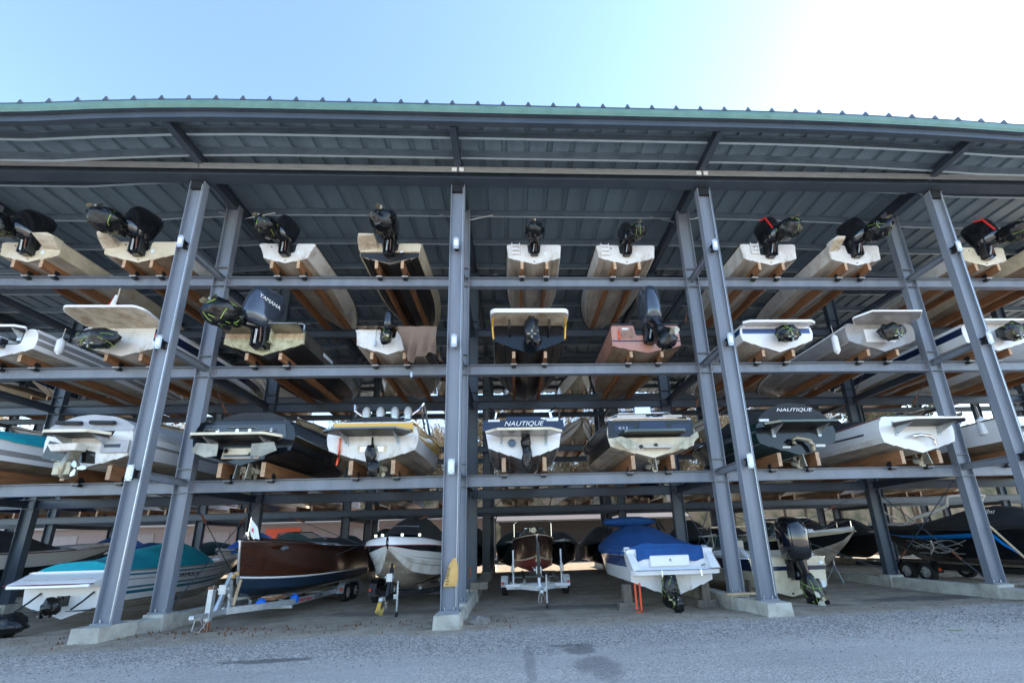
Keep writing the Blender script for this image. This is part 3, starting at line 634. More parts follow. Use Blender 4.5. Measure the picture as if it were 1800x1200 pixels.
b=tier2(10.25,'bare aluminium fishing boat with mossy transom and a large slate coloured outboard',name='aluminium_boat',B=2.35,L=6.7,D=.84,side='alu',bottom='black_bottom',chinec='black_bottom',transom='mossy',notch=(.24,.42),tband=('rustpale',.56,.70),dr=18,ch=.97,flare=.0,st=1.,railc='alu',p=2.8,t0=.5,deck='alu')
for sg in (-1,1):
    m=MB(); m.loft([[(sg*1.2,-.5,.80),(sg*.35,-.5,.80),(sg*.35,-.5,.83),(sg*1.2,-.5,.83)],[(sg*1.15,.02,.72),(sg*.32,.02,.72),(sg*.32,.02,.83),(sg*1.15,.02,.83)]],['alu','galv','alu','alu']); m.build('swim_step',b,smooth=0)
m=MB(); m.tube([(.3,.05,.84),(.3,.05,1.06),(.36,.05,1.1),(1.05,.05,1.1),(1.12,.05,1.05),(1.12,.05,.84)],.02,'galv',8); m.tube([(.7,.05,.84),(.7,.05,1.1)],.014,'galv',6); m.build('stern_rail',b)
m=MB(); m.box(-.28,.28,-.2,-.02,.36,.38,'mossy'); m.box(.26,.29,-.2,-.02,.36,.8,'mossy'); m.build('motor_bracket',b,smooth=0)
outboard(b,(0,-.06,.60),tilt=74,steer=-30,roll=30,scale=1.4,cowl='cowl_blue',seed=35,straps=3,bagoff=(0,0,.06),bagr=(.30,.28,.38),lettering='YAMAHA')
m=MB(); m.box(1.181,1.186,1.3,2.0,.60,.72,'paper'); pl=m.build('name_plate',b,smooth=0)
b=tier2(14.0,'white boat under a crumpled tan tarpaulin hanging over its stern',B=2.1,L=6.0,D=.86,side='white',bottom='belly',transom='white',notch=(.22,.3),dr=19,railc='white2')
outboard(b,(0,-.02,.72),tilt=14,steer=10,scale=.62,seed=37,straps=3,bagr=(.3,.34,.5),bagoff=(0,0,.2))
def tan_tarp(b):
    m=MB(); nx,nz=40,18; vs=[];fs=[]
    for i in range(nx+1):
        x=-.95+2.45*i/nx
        dep=.07 if x<.1 else (lerp(.12,1.25,sst(.05,.72,x)) if x<.75 else lerp(1.25,.95,sst(.75,1.3,x)))
        for j in range(nz+1):
            q=j/nz; z=.93-dep*q; fold=.085*math.sin(x*15+q*5*(x-.6))*min(1,q*1.6)+.03*noise.noise((x*4,q*3,0)); xx=x+ (.75-x)*.35*q**1.5*(1 if .05<x<1.1 else 0)
            vs.append((xx,-.06-.05*q+fold-.02,z))
    for i in range(nx):
        for j in range(nz): a=i*(nz+1)+j; fs.append((a,a+1,a+nz+2,a+nz+1))
    m.add(vs,fs,'canvas_tan')
    nx,ny=16,26; vs=[];fs=[]
    for j in range(ny+1):
        y=-.07+4.5*j/ny
        for i in range(nx+1):
            a=i/nx; x=-.95+2.02*a; z=.93+.10*math.sin(math.pi*min(1,y/2))*math.sin(math.pi*a)+.03*noise.noise((x*3,y*3,2)); 
            vs.append((x,y,z))
    for j in range(ny):
        for i in range(nx): q=j*(nx+1)+i; fs.append((q,q+1,q+nx+2,q+nx+1))
    m.add(vs,fs,'canvas_tan')
    vs=[];fs=[]
    for j in range(ny+1):
        y=-.07+4.5*j/ny
        for i in range(9):
            q=i/8; vs.append((1.10+.42*q+.06*math.sin(y*9+q)*q+(.02),y,.93-q*(.86+.14*noise.noise((y*1.5,0,3)))))
    for j in range(ny):
        for i in range(8): a=j*9+i; fs.append((a,a+1,a+10,a+9))
    m.add(vs,fs,'canvas_tan'); m.build('tarpaulin',b,smooth=60)
    for x,z0,z1 in ((-.35,.86,.42),(.80,-.30,-.62),(-.1,.86,.2)):
        m=MB(); m.tube([(x,-.1,z0),(x+.01,-.12,z1)],.006,'black',5); 
        if x!=-.1: m.tube([(x,-.12,z1),(x,-.12,z1-.02),(x,-.12,z1-.18),(x,-.12,z1-.2)],[.01,.04,.04,.012],'galv',8)
        m.build('tarp_weight',b)
tan_tarp(b)
b=tier2(18.4,'black hulled boat with a white squared swim platform, second tier right of the centre column',B=2.42,L=6.6,D=1.0,side=['black_side','black_side','black_side','yellow','black_side'],bottom='black_bottom',transom='black_side',railc='silver',dr=22,tumble=.05,p=2.2)
platform(b,None,2.4,.85,.98,k='white2',under='dirty',th=.13,br=False,rr=.16,tip=.02)
drive_bag(b,(.05,-.2,.52),(.24,.22,.50),39,0)
for sg in (-1,1):
    m=MB(); m.tube([(sg*.62,-.05,.62),(sg*.62,-.3,.72),(sg*.62,-.42,.96)],.03,'black',6); m.tube([(sg*1.13,-.02,.5),(sg*1.16,-.1,.9),(sg*1.1,-.5,1.0)],.03,'yellow',6); m.build('platform_strut',b)
b=tier2(22.15,'salmon pink open boat with dark stripe and tall slate outboard, second tier',name='outboard_boat',B=2.2,L=6.6,D=.98,side='pink',bottom='belly_brown',chinec='pink',transom='pink',notch=(.33,.36),tband=('navy',.40,.44),dr=13,ch=.97,flare=0,st=1.,railc='ltext',p=2.6)
outboard(b,(.1,-.02,.70),tilt=22,steer=6,roll=-10,scale=1.3,cowl='cowl_blue',seed=41,straps=0,bagr=(.24,.24,.3))
m=MB(); m.box(-1.1,-.42,-.06,.03,.97,1.0,'ltext'); m.box(.42,1.1,-.06,.03,.97,1.0,'ltext'); m.build('cap_rail',b,smooth=0)
m=MB()
for x in (-.85,-.45): m.tube([(x,-.03,.86),(x,-.12,.62),(x,-.03,.5)],.016,'bronze',6)
for z in (.56,.64,.72): m.tube([(-.85,-.1,z),(-.45,-.1,z)],.014,'bronze',6)
m.tube([(-.87,-.05,.78),(-.87,-.07,.46)],.03,'orange',6); m.build('swim_ladder',b)
m=MB(); m.box(-.75,-.55,-.02,-.013,.82,.88,'paper'); m.box(.98,1.06,-.02,-.013,.66,.84,'paper'); m.box(.55,.72,-.02,-.013,.9,.93,'paper'); m.box(.2,.45,-.02,-.013,.26,.29,'paper'); m.tube([(.86,-.04,.5),(.86,-.01,.5)],.035,'chrome',8); m.build('transom_fitting',b,smooth=0)
b=tier2(26.5,'white boat with a blue transom stripe, second tier, right of the third front column',B=2.6,L=6.7,D=.98,side=['white2','white2','blue','blue','white2'],bottom='belly',transom='white2',railc='white2',tumble=.1,dr=20,tband=('blue',.66,.84))
platform(b,None,2.4,.42,.9,k='white2',under='white',th=.08,br=False); drive_bag(b,(.12,0,.5),(.40,.24,.30),43,3)
b=tier2(30.05,'grey and white boat with dark folded swim platform and long receding side, second tier',B=2.55,L=6.9,D=1.0,side=['grey_side','grey_side','grey_side','grey_side','white2'],bottom='grey_side',chinec='white2',transom='grey_side',railc='black',tumble=.06,dr=19)
platform(b,None,2.25,.8,.98,k='white2',under='grey_side',th=.05,br=False,tip=.06); drive_bag(b,(.05,0,.52),(.40,.25,.30),45,3)
m=MB(); m.prism([(-.55,.34),(.45,.34),(.55,.8),(-.55,.8)],'y',-.019,-.0125,'white2'); m.build('drive_recess',b,smooth=0)
b=tier2(34.0,'white boat with dark blue side stripe partly behind the rightmost front column, second tier',B=2.3,L=6.8,D=.98,side=['white2','white2','navy','navy','white2'],bottom='belly',transom='white2',railc='white2',tumble=.06)
platform(b,None,2.2,.4,.95,k='white2',under='white',th=.06,br=False); drive_bag(b,(.2,0,.5),(.42,.25,.34),47,4)
b=tier2(37.8,'white boat cut by the right edge of the picture, second tier',B=2.3,L=6.6,D=.95,side='white2',bottom='belly',transom='white2',railc='black')
drive_bag(b,(0,0,.4),(.3,.22,.3),49,2)
# --- lowest rack tier ---
def tier3(X,lab,name='wakeboard_boat',Y=1.05,bk=.6,**s):
    b=boat(name,lab,'motorboat',GR3,X,Y,Z3+.33,s); bunks(X,Z3,.43,bk,w_=.12); return b
b=tier3(2.3,'white boat with bright teal cover, lowest rack tier, at the left edge',name='cabin_cruiser',Y=.6,B=2.4,L=6.6,D=1.0,side=['white2','grey_side','white2','white2','white2'],bottom='belly_brown',transom='white2',railc='ltext')
cover(b,{**b['s']} if 0 else dict(L=6.6,B=2.4,D=1.0),'teal',0,.75,.5,.45,.25); platform(b,None,2.0,.4,.5)
b=tier3(5.9,'white cabin cruiser with grey canvas cover and brown drives, lowest rack tier at left',name='cabin_cruiser',Y=1.0,B=2.5,L=7.2,D=1.18,side=['white2','white2','grey_side','white2','white2'],bottom='belly',transom='white',railc='black',tumble=.08,notch=(.6,.3))
stripe(b,dict(L=7.2,B=2.5,D=1.18,tumble=.08),'grey_side',.78,.80); cover(b,dict(L=7.2,B=2.5,D=1.18,tumble=.08),'canvas_grey',0,.8,.6,.4,.36,seed=2); platform(b,None,1.7,.7,.86,k='cream',under='black',th=.08,y1=-.02)
m=MB(); m.prism([(-1.15,.30),(-.6,.2),(.3,.12),(.25,.45),(-1.05,.8)],'y',-.02,-.0125,'black_side'); m.build('transom_recess',b,smooth=0)
m=MB(); m.loft([[(-.75,-.35,.62),(.05,-.35,.66),(.0,-.3,.45),(-.65,-.3,.42)],[(-.7,-.02,.62),(.05,-.02,.64),(.0,-.02,.45),(-.6,-.02,.42)]],'white'); m.build('engine_step',b,bevel=.02)
m=MB(); m.box(.42,1.15,-.08,-.04,.42,.78,'canvas_grey'); m.box(.5,.95,-.085,-.08,.56,.66,'ltext'); m.build('hatch_panel',b,bevel=.01)
e=empty('stern_drive',(-.1,0,.1)); e.parent=b
m=MB(); m.prism([(-.05,.35),(-.35,.3),(-.5,-.1),(-.42,-.42),(-.18,-.45),(-.1,0)],'x',-.06,.06,'bronze'); m.box(-.26,.18,-.42,-.14,-.36,.02,'bronze'); m.build('drive_leg',e,bevel=.03)
m=MB(); 
for i in range(3):
    a=2*math.pi*i/3; d_=Vector((math.cos(a),.1,math.sin(a))); q=Vector((-math.sin(a),0,math.cos(a))); o=Vector((.38,-.45,-.18)); m.loft([[o+d_*.03+q*.03,o+d_*.03-q*.03],[o+d_*.16+q*.09,o+d_*.16-q*.05],[o+d_*.24+q*.02,o+d_*.24-q*.02]],'galv',closed=False,cap=False)
m.build('propeller',e)
for x in (-.55,.35):
    m=MB(); m.tube([(x-.35,-.09,1.30),(x+.30,-.09,1.28)],.06,'canvas_black',8); m.build('cover_roll',b)
text('VECTOR',.20,'ltext',b,(1.262,1.9,.93),(R(90),0,R(90)),shear=.3)
s=dict(B=3.0,L=7.2,D=1.3,side=['black_side','black_side','green_side','slate','slate'],bottom='black_bottom',transom='black_side',railc='black',tumble=.16,dr=18)
b=tier3(10.1,'big black boat with white edged platform, lowest rack tier left of the yellow one',**s)
stripe(b,s,'silver',.50,.52); cover(b,s,'canvas_black',.04,.85,.52,.4,.38,over=-.1,skirt=-.02,seed=3); platform(b,None,2.5,.8,.72,k='cream',under='black',th=.07,rr=.3)
m=MB(); m.prism([(-1.2,.80),(1.2,.80),(1.12,1.2),(-1.12,1.2)],'y',-.03,-.0125,'slate'); m.build('transom_panel',b,smooth=0); running_gear(b,-.1,-.02,rud='alu'); running_gear(b,.22,-.02)
for sg in (-1,1):
    m=MB(); m.prism([(sg*.45,.55),(sg*1.05,.60),(sg*1.15,.35),(sg*.75,.18),(sg*.45,.22)],'y',-.35,-.33,'alu'); m.build('trim_tab',b,smooth=0)
m=MB(); m.prism([(-.55,.2),(.5,.2),(.42,.5),(-.5,.5)],'y',-.03,-.0125,'cream'); m.tube([(-.4,-.04,.42),(-.4,-.08,.42)],.07,'chrome',8); m.tube([(.3,-.04,.3),(.3,-.08,.3)],.09,'black',8); m.tube([(-.45,-.06,.26),(.45,-.06,.26)],.04,'chrome',6); m.build('exhaust_panel',b,smooth=30)
for x0,x1,z in ((-1.15,-.7,1.02),(-.5,.35,1.1),(.45,.95,1.0)):
    m=MB(); m.tube([(x0,.0,z),(x0+.05,-.08,z+.02),(x1-.05,-.08,z+.02),(x1,.0,z)],.025,'chrome',6); m.build('grab_rail',b)
for x in (-.75,.75,-.2,.15):
    m=MB(); m.tube([(x,-.06,1.02),(x,-.02,1.02)],.05,'chrome',10); m.build('stern_light',b)
m=MB(); m.tube([(-.9,2.2,1.5),(-.5,2.6,1.62),(.5,2.6,1.62),(1.1,2.2,1.4),(1.2,1.7,1.15)],.03,'chrome',8); m.tube([(.0,2.0,1.6),(.1,2.0,1.85)],.03,'chrome',6); m.box(-.15,.3,1.9,2.1,1.58,1.66,'chrome'); m.tube([(-.7,2.,1.5),(-.6,2.0,1.72)],.02,'chrome',6); m.build('folded_tower',b)
s=dict(B=2.75,L=6.8,D=1.22,side=['white2','white2','yellow','yellow','yellow'],bottom='belly',chinec='white2',transom='white',railc='yellow',tumble=.16,dr=17,tband=('yellow',.88,1.19))
b=tier3(13.75,'yellow and white wakeboard boat with a curved chrome tower carrying four speakers',**s)
cover(b,s,'canvas_black',.02,.9,.42,.4,.22,over=-.12,skirt=-.05,seed=4); platform(b,None,2.45,.85,.80,k='cowl_blue',under='black',th=.05,rr=.35,tip=.02)
m=MB(); A=[(-1.15,1.6,1.25),(-1.12,1.4,1.75),(-1.0,1.25,1.95),(-.98,1.1,2.12)]; m.tube(A,.045,'chrome',8)
pts=[(-1.08,1.15,2.16),(-1.02,1.12,1.95),(-.8,1.1,1.78),(-.5,1.1,1.70),(0,1.1,1.68),(.5,1.1,1.70),(.82,1.1,1.80),(1.05,1.12,1.98),(1.16,1.15,2.2)]; m.tube(pts,.045,'chrome',10)
m.tube([(1.16,1.15,2.2),(1.2,1.5,1.8),(1.25,1.9,1.25)],.04,'chrome',8); m.tube([(1.08,1.2,2.1),(1.12,1.4,1.6),(1.2,1.6,1.2)],.03,'chrome',8); m.tube([(-.9,1.12,1.84),(.9,1.12,1.84)],.02,'chrome',6)
tw=m.build('wakeboard_tower',b)
for x in (-.62,-.18,.28,.70):
    m=MB(); m.tube([(x,1.02,1.74),(x,1.02,1.86),(x,1.02,1.98),(x,1.02,2.03)],[.13,.14,.10,.06],'silver',12); m.tube([(x,1.02,1.60),(x,1.02,1.74)],[.11,.12],'galv',12); m.build('speaker',tw)
m=MB(); m.prism([(-.42,.30),(-.42,.52),(.42,.52),(.42,.30)],'y',-.02,-.0125,'cream'); m.box(-.34,-.16,-.026,-.02,.34,.48,'chrome'); m.box(.14,.32,-.026,-.02,.34,.48,'chrome'); m.build('exhaust_panel',b,smooth=0)
m=MB(); crumple(m,(0,-.12,.25),(.16,.13,.28),'bag',51,.3); crumple(m,(.12,-.16,-.18),(.18,.13,.27),'bag',52,.3); m.tube([(0,-.05,.75),(.02,-.1,.45)],.03,'bag',6); m.build('engine_bag',b,smooth=60)
m=MB(); m.box(-.94,-.90,-.06,-.045,.1,.75,'orange'); m.loft([[(-.98,-.05,-.05),(-.93,-.05,-.05),(-.93,-.06,-.05),(-.98,-.06,-.05)],[(-.91,-.05,.4),(-.88,-.05,.4),(-.88,-.06,.4),(-.91,-.06,.4)]],'orange'); m.build('orange_strap',b,smooth=0)
running_gear(b,.2,-.02)
s=dict(B=2.5,L=7.0,D=1.18,side=['white','white2','maroon','navy','navy'],bottom='grey_side',chinec='white2',transom='white2',railc='navy',tumble=.02,dr=20,ch=.84)
b=tier3(18.15,'white and navy boat with curved platform, lowest rack tier beside the centre column',**s)
platform(b,None,2.2,.8,.72,k='cream',under='grey_side',th=.07,rr=.4)
m=MB(); m.prism([(-1.22,.88),(1.22,.88),(1.2,1.22),(-1.2,1.22)],'y',-.03,-.0125,'navy'); m.prism([(-.62,1.0),(.62,1.0),(.5,1.32),(-.5,1.32)],'y',-.05,-.0305,'navy'); m.box(-1.05,-.7,-.036,-.031,1.18,1.24,'white2'); m.box(.7,1.05,-.036,-.031,1.18,1.24,'white2'); pn=m.build('transom_panel',b,smooth=0)
text('NAUTIQUE',.20,'wtext',b,(0,-.056,1.10),(R(90),0,0),sx=1.15,shear=.3)
cover(b,s,'canvas_black',.03,.8,.30,.45,.14,over=-.15,skirt=-.04,seed=5)
for sg in (-1,1):
    m=MB(); m.tube([(sg*1.1,.1,1.2),(sg*1.1,.0,1.55),(sg*1.0,.1,1.66),(sg*.8,.6,1.62)],.03,'black',6); m.tube([(sg*.86,.1,1.3),(sg*.82,.1,1.5)],.05,'chrome',8); m.build('tower_leg',b)
m=MB(); m.tube([(-.35,-.03,.5),(-.35,-.12,.5)],.12,'cowl_blue',12); m.build('exhaust_port',b)
m=MB(); crumple(m,(.05,-.2,.52),(.15,.15,.32),'bag',55,.28); crumple(m,(.08,-.25,.05),(.17,.15,.42),'bag',56,.3); m.build('engine_bag',b,smooth=60)
m=MB(); m.box(.70,.80,-.022,-.0125,.30,.52,'paper'); m.build('tag',b,smooth=0)
s=dict(B=2.85,L=7.4,D=1.22,side=['black_side','black_side','black_side','black_side','black_side'],bottom='dirty',chinec='cream',transom='cream',railc='chrome',tumble=.12,dr=16,rail_r=.018)
b=tier3(22.0,'gloss black boat with cream stained bottom and chrome stern rail, lowest rack tier',**s)
platform(b,None,1.9,.55,.70,k='green_side',under='black',th=.07,rr=.15,br=False)
m=MB(); m.prism([(-1.32,.62),(1.32,.62),(1.3,1.16),(-1.3,1.16)],'y',-.03,-.0125,'black_side'); m.prism([(-1.1,.84),(-.6,.84),(-.5,.96),(-.66,1.02),(-1.12,1.02)],'y',-.035,-.0305,'navy'); m.prism([(1.2,.84),(.7,.84),(.58,.96),(.74,1.02),(1.2,1.02)],'y',-.035,-.0305,'navy'); m.prism([(-.4,.8),(.5,.8),(.42,1.12),(-.34,1.12)],'y',-.05,-.0305,'navy'); m.build('transom_panel',b,smooth=0)
text('G 2 3',.10,'wtext',b,(-.85,-.042,.92),(R(90),0,0),sx=1.2)
m=MB(); m.tube([(-1.32,.1,1.2),(-1.1,-.05,1.22),(1.1,-.05,1.22),(1.32,.1,1.2)],.03,'chrome',8); m.tube([(-1.2,.8,1.42),(-.8,.5,1.55),(.8,.5,1.55),(1.25,.8,1.38)],.035,'chrome',8); m.box(-.3,.2,.4,.6,1.5,1.72,'chrome'); m.box(-.9,.0,.3,.7,1.25,1.44,'vinyl'); m.box(.55,1.15,.3,.7,1.25,1.42,'vinyl'); m.build('stern_rail',b)
cover(b,s,'canvas_black',.12,.85,.52,.4,.3,over=-.2,skirt=-.05,seed=6)
for sg in (-1,1):
    m=MB(); m.prism([(sg*.55,.42),(sg*1.0,.60),(sg*1.25,.55),(sg*.85,.20),(sg*.55,.24)] if sg<0 else [(.62,.22),(.9,.18),(1.32,.55),(1.3,.72),(.95,.5)],'y',-.30,-.28,'bronze'); m.build('trim_tab',b,smooth=0)
m=MB(); m.prism([(-.5,.22),(-.58,.35),(-.38,.47),(.48,.47),(.66,.36),(.55,.22)],'y',-.02,-.0125,'vinyl'); m.box(-.3,.5,-.25,-.02,.26,.29,'silver'); m.tube([(-.35,-.02,.34),(-.35,-.05,.34)],.06,'black',8); m.tube([(.1,-.02,.38),(.1,-.05,.38)],.06,'black',8); m.build('exhaust_panel',b,smooth=0)
running_gear(b,0.05,-.0,pr=.24)
s=dict(B=2.65,L=6.8,D=1.12,side='green_side',bottom='canvas_dkgreen',chinec='silver',transom='black_side',railc='chrome',tumble=.14,dr=18)
b=tier3(26.5,'black boat with lettered black cover and curled bronze exhaust, lowest rack tier',**s)
cover(b,s,'canvas_black',.0,.85,.80,.32,.52,over=.02,skirt=.08,seed=7); platform(b,None,2.4,.75,.86,k='green_side',under='black',th=.06,rr=.4)
text('NAUTIQUE',.15,'wtext',b,(.05,-.045,1.42),(R(88),0,0),sx=1.5,shear=.3)
running_gear(b,.1,-.0,pr=.22)
m=MB(); m.tube([(-.1,-.04,.34),(-.22,-.14,.36),(-.26,-.18,.44),(-.16,-.2,.50),(.05,-.2,.46),(.25,-.18,.40),(.34,-.16,.26),(.36,-.12,.1)],[.05,.05,.05,.055,.06,.07,.07,.06],'bronze',10); m.build('exhaust_pipe',b)
for q in ((-.5,-.25,-.02,-.0125,.22,.28,'silver'),(.55,.85,-.02,-.0125,.24,.32,'silver'),(-1.1,-.8,-.05,.0,1.06,1.14,'white2')): m=MB(); m.box(*q); m.build('decal',b,smooth=0)
s=dict(B=2.55,L=7.0,D=1.16,side=['white','white2','white2','white2','white2'],bottom='belly',chinec='grey_side',transom='white2',railc='maroon',tumble=.12,dr=17)
b=tier3(30.4,'white boat under a black cover with a curled chrome exhaust, lowest rack tier',**s)
cover(b,s,'canvas_black',.06,.9,.58,.42,.1,over=-.25,skirt=-.03,seed=8); platform(b,None,2.3,.85,.84,k='white2',under='black',th=.05,rr=.4,tip=.03)
m=MB(); m.tube([(-.2,-.04,.52),(-.28,-.14,.5),(-.1,-.18,.52),(.15,-.2,.48),(.3,-.18,.36),(.32,-.14,.2)],.055,'chrome',10); m.build('exhaust_pipe',b)
for sg in (-1,1):
    m=MB(); q=[]; 
    for t in (.08,.2,.4,.6): 
        h=section(t,s); q.append((sg*(h[8][0]+.012),h[8][1],h[8][2]+.18*t/.6))
    m.tube(q,.03,'ltext',4); m.build('side_stripe',b)
running_gear(b,.15,0,pr=.24)
s=dict(B=2.5,L=7.0,D=1.1,side='white2',bottom='belly_brown',transom='white2',railc='black')
b=tier3(34.3,'white boat with a windscreen behind the rightmost columns, lowest rack tier',name='cabin_cruiser',**s); windshield(b,s,.4,.5); platform(b,None,2.2,.5,.7)
s=dict(B=2.5,L=7.0,D=1.1,side='navy',bottom='belly_brown',transom='white2',railc='black')
b=tier3(38.0,'dark blue boat at the right edge of the lowest rack tier',**s); cover(b,s,'canvas_black')
# fenders and flag on the racks
def fender(x,y,z,lab,L=.55,r=.10,rp=.35):
    m=MB(); m.tube([(0,0,0),(0,0,.05),(0,0,.10),(0,0,L-.1),(0,0,L-.04),(0,0,L)],[.03,.06,r,r,.06,.03],'white2',12); o=m.build('boat_fender',loc=(x,y,z)); tag(o,lab,'fender','fenders hanging from the boats')
    m=MB(); m.tube([(0,0,L),(0,0.02,L+rp)],.008,'rope',5); m.build('rope',o); return o
fender(3.98,1.35,7.95,'white fender hanging from the leftmost boat of the second tier')
fender(28.62,1.25,7.75,'white fender between the two boats right of the third column, second tier',L=.7)
fender(4.72,1.3,8.45,'short white fender left of the bagged drive under the raised swim platform',L=.35,rp=.2)
fender(17.2,5.9,10.7,'left one of two white fenders under the small skiff right of the centre column',L=.45); fender(20.15,5.9,10.7,'right one of two white fenders under the small skiff right of the centre column',L=.45)
fender(23.9,5.6,10.3,'white fender high up left of the third column pair, below the top tier',L=.5); fender(33.2,1.5,4.9,'white fender left of the white boat at the right end of the lowest tier',L=.7,r=.14)
f=MB(); f.tube([(0,0,0),(.04,0,.95)],.014,'rope',6); fl=f.build('flag_pole',loc=(5.75,.9,9.0)); tag(fl,'small red and white flag on a short pole above the raised swim platform','flag')
f=MB(); vs=[];fs=[]
for i in range(9):
    for j in range(5):
        u=i/8; v=j/4; vs.append((.03-.36*u*(.3+.7*v)+.0*v,.03*math.sin(u*9),.72-.62*v*(.4+.6*1)+ -.02*u))
for i in range(8):
    for j in range(4): a=i*5+j; fs.append((a,a+1,a+6,a+5))
f.add(vs,fs,['red' if not 2<=i<5 else 'paper' for i in range(8) for j in range(4)]); f.build('flag_cloth',fl)
# ---------------- ground boats ----------------
def gboat(name,lab,X,Y,Z,s,rz=0,pitch=0): return boat(name,lab,'motorboat',GRG,X,Y,Z,s,rz,pitch)
def wheel(m,x,y,r,w_,root,side=1):
    n=24; prof=[(-w_/2,r*.62),(-w_/2,r*.9),(-w_/2*.8,r),(w_/2*.8,r),(w_/2,r*.9),(w_/2,r*.62)]
    a=MB(); a.loft([[(x+p,y+q*math.cos(t),r+q*math.sin(t)) for p,q in prof] for t in [2*math.pi*i/n for i in range(n+1)]],'rubber',closed=False,cap=False)
    ty=a.build('wheel',root,smooth=40); b=MB()
    b.tube([(x-w_/2*.7,y,r),(x+w_/2*.55,y,r)],r*.62,'galv',20)
    for i in range(5):
        t=2*math.pi*i/5; p=Vector((0,math.cos(t),math.sin(t))); b.tube([Vector((x+side*w_*.48,y,r))+p*r*.08,Vector((x+side*w_*.45,y,r))+p*r*.55],[r*.12,r*.09],'silver',6)
    b.tube([(x+side*w_*.3,y,r),(x+side*w_*.56,y,r)],r*.16,'chrome',10); b.build('rim',ty,smooth=30)
def trailer(lab,X,Yc,Ywh,Yend,k,post=True,wd=2.35,zf=.52,nw=(0,),curve=.25,fend='box',jack=True,post_y=1.0,jackx=.22,wr=.33,posth=.9):
    """coupler at Yc facing the viewer, frame running back to Yend"""
    e=empty('boat_trailer',(X,Yc,0)); tag(e,lab,'trailer','boat trailers'); L=Yend-Yc; m=MB()
    def bar(a,b,w_,h,kk=k):
        a=Vector(a);b=Vector(b); d=(b-a).normalized(); sd_=d.cross(Vector((0,0,1))).normalized()*w_/2; up=Vector((0,0,h/2))
        m.loft([[a-sd_-up,a+sd_-up,a+sd_+up,a-sd_+up],[b-sd_-up,b+sd_-up,b+sd_+up,b-sd_+up]],kk)
    bar((0,.0,zf),(0,1.5,zf),.09,.12)
    for sg in (-1,1):
        P=[(sg*.05,.9,zf),(sg*wd*.20,1.7,zf-.02),(sg*wd*.36,2.7,zf-.04),(sg*wd*.38,3.8,zf-.04),(sg*wd*.38,L,zf-.04)]
        for a,b in zip(P,P[1:]): bar(a,b,.07,.17)
    for y in (2.4,Ywh-Yc,L-.1): bar((-wd*.42,y,zf-.14),(wd*.42,y,zf-.14),.07,.07)
    m.build('frame',e,smooth=0)
    for sg in (-1,1):
        b=MB(); b.box(sg*.45-.05,sg*.45+.05,2.6,L,zf+.06,zf+.15,'oldwood'); b.box(sg*.45-.04,sg*.45+.04,2.7,2.8,zf-.1,zf+.06,'galv'); b.box(sg*.45-.04,sg*.45+.04,L-.4,L-.3,zf-.1,zf+.06,'galv'); b.build('bunk_board',e)
        for q in nw:
            wheel(None,sg*wd*.46,Ywh-Yc+q,wr,.22,e,sg)
        f=MB(); y0=Ywh-Yc+min(nw)-.45; y1=Ywh-Yc+max(nw)+.45; x0=sg*(wd*.46-.13); x1=sg*(wd*.46+.13); zt=wr*2+.07
        pr=[(y0-.1,.36),(y0,zt-.12),(y0+.15,zt),(y1-.15,zt),(y1,zt-.12),(y1+.1,.36)]
        f.loft([[(min(x0,x1),a,z),(max(x0,x1),a,z),(max(x0,x1),a,z+.02),(min(x0,x1),a,z+.02)] for a,z in pr],k if fend=='box' else 'black'); f.build('mudguard',e,smooth=0)
        l=MB(); l.box(sg*(wd*.46+.06)-.04,sg*(wd*.46+.06)+.04,y0-.14,y0-.10,.45,.55,'orange'); l.build('marker_light',e,smooth=0)
    c=MB(); c.box(-.05,.05,-.22,.05,zf-.03,zf+.07,'galv'); c.tube([(0,-.24,zf-.0),(0,-.2,zf-.0),(0,-.14,zf)],[.04,.065,.05],'galv',10); c.tube([(.05,0,zf),(.12,.05,zf-.25),(.05,.2,zf-.32),(-.05,.3,zf-.1)],.014,'rust',5); c.tube([(-.05,0,zf),(-.1,.0,zf-.3),(-.02,.12,zf-.36),(.05,.3,zf-.1)],.012,'rope',5); c.build('coupler',e,bevel=.004)
    if jack:
        j=MB(); x=jackx; j.tube([(x,.45,.10),(x,.45,1.0)],.032,'galv',10); j.tube([(x,.45,1.0),(x,.36,1.02),(x+.02,.33,.92)],.014,'galv',6); j.box(x-.1,x+.0,.40,.50,zf-.05,zf+.08,'galv'); j.tube([(x-.03,.45,.08),(x+.03,.45,.08)],.08,'rubber',14); j.build('tongue_jack',e,smooth=30)
    if post:
        p=MB(); y=post_y; p.prism([(y-.05,zf),(y+.07,zf),(y+.5,zf+posth),(y+.40,zf+posth)],'x',-.04,.04,k); p.prism([(y+.5,zf),(y+.6,zf),(y+.48,zf+posth*.8),(y+.40,zf+posth*.75)],'x',-.03,.03,k)
        p.tube([(-.08,y+.42,zf+posth*.9),(.08,y+.42,zf+posth*.9)],.06,'ybag',10); p.box(-.09,.09,y+.15,y+.32,zf+posth*.45,zf+posth*.7,'galv'); p.tube([(-.16,y+.25,zf+posth*.58),(.12,y+.25,zf+posth*.58)],.05,'silver',10); p.tube([(-.16,y+.25,zf+posth*.58),(-.2,y+.1,zf+posth*.7)],.012,'galv',5)
        p.tube([(-.05,y+.62,zf+posth*.95),(.05,y+.62,zf+posth*.95)],.055,'ybag',10); p.build('winch_post',e,bevel=.003)
    return e
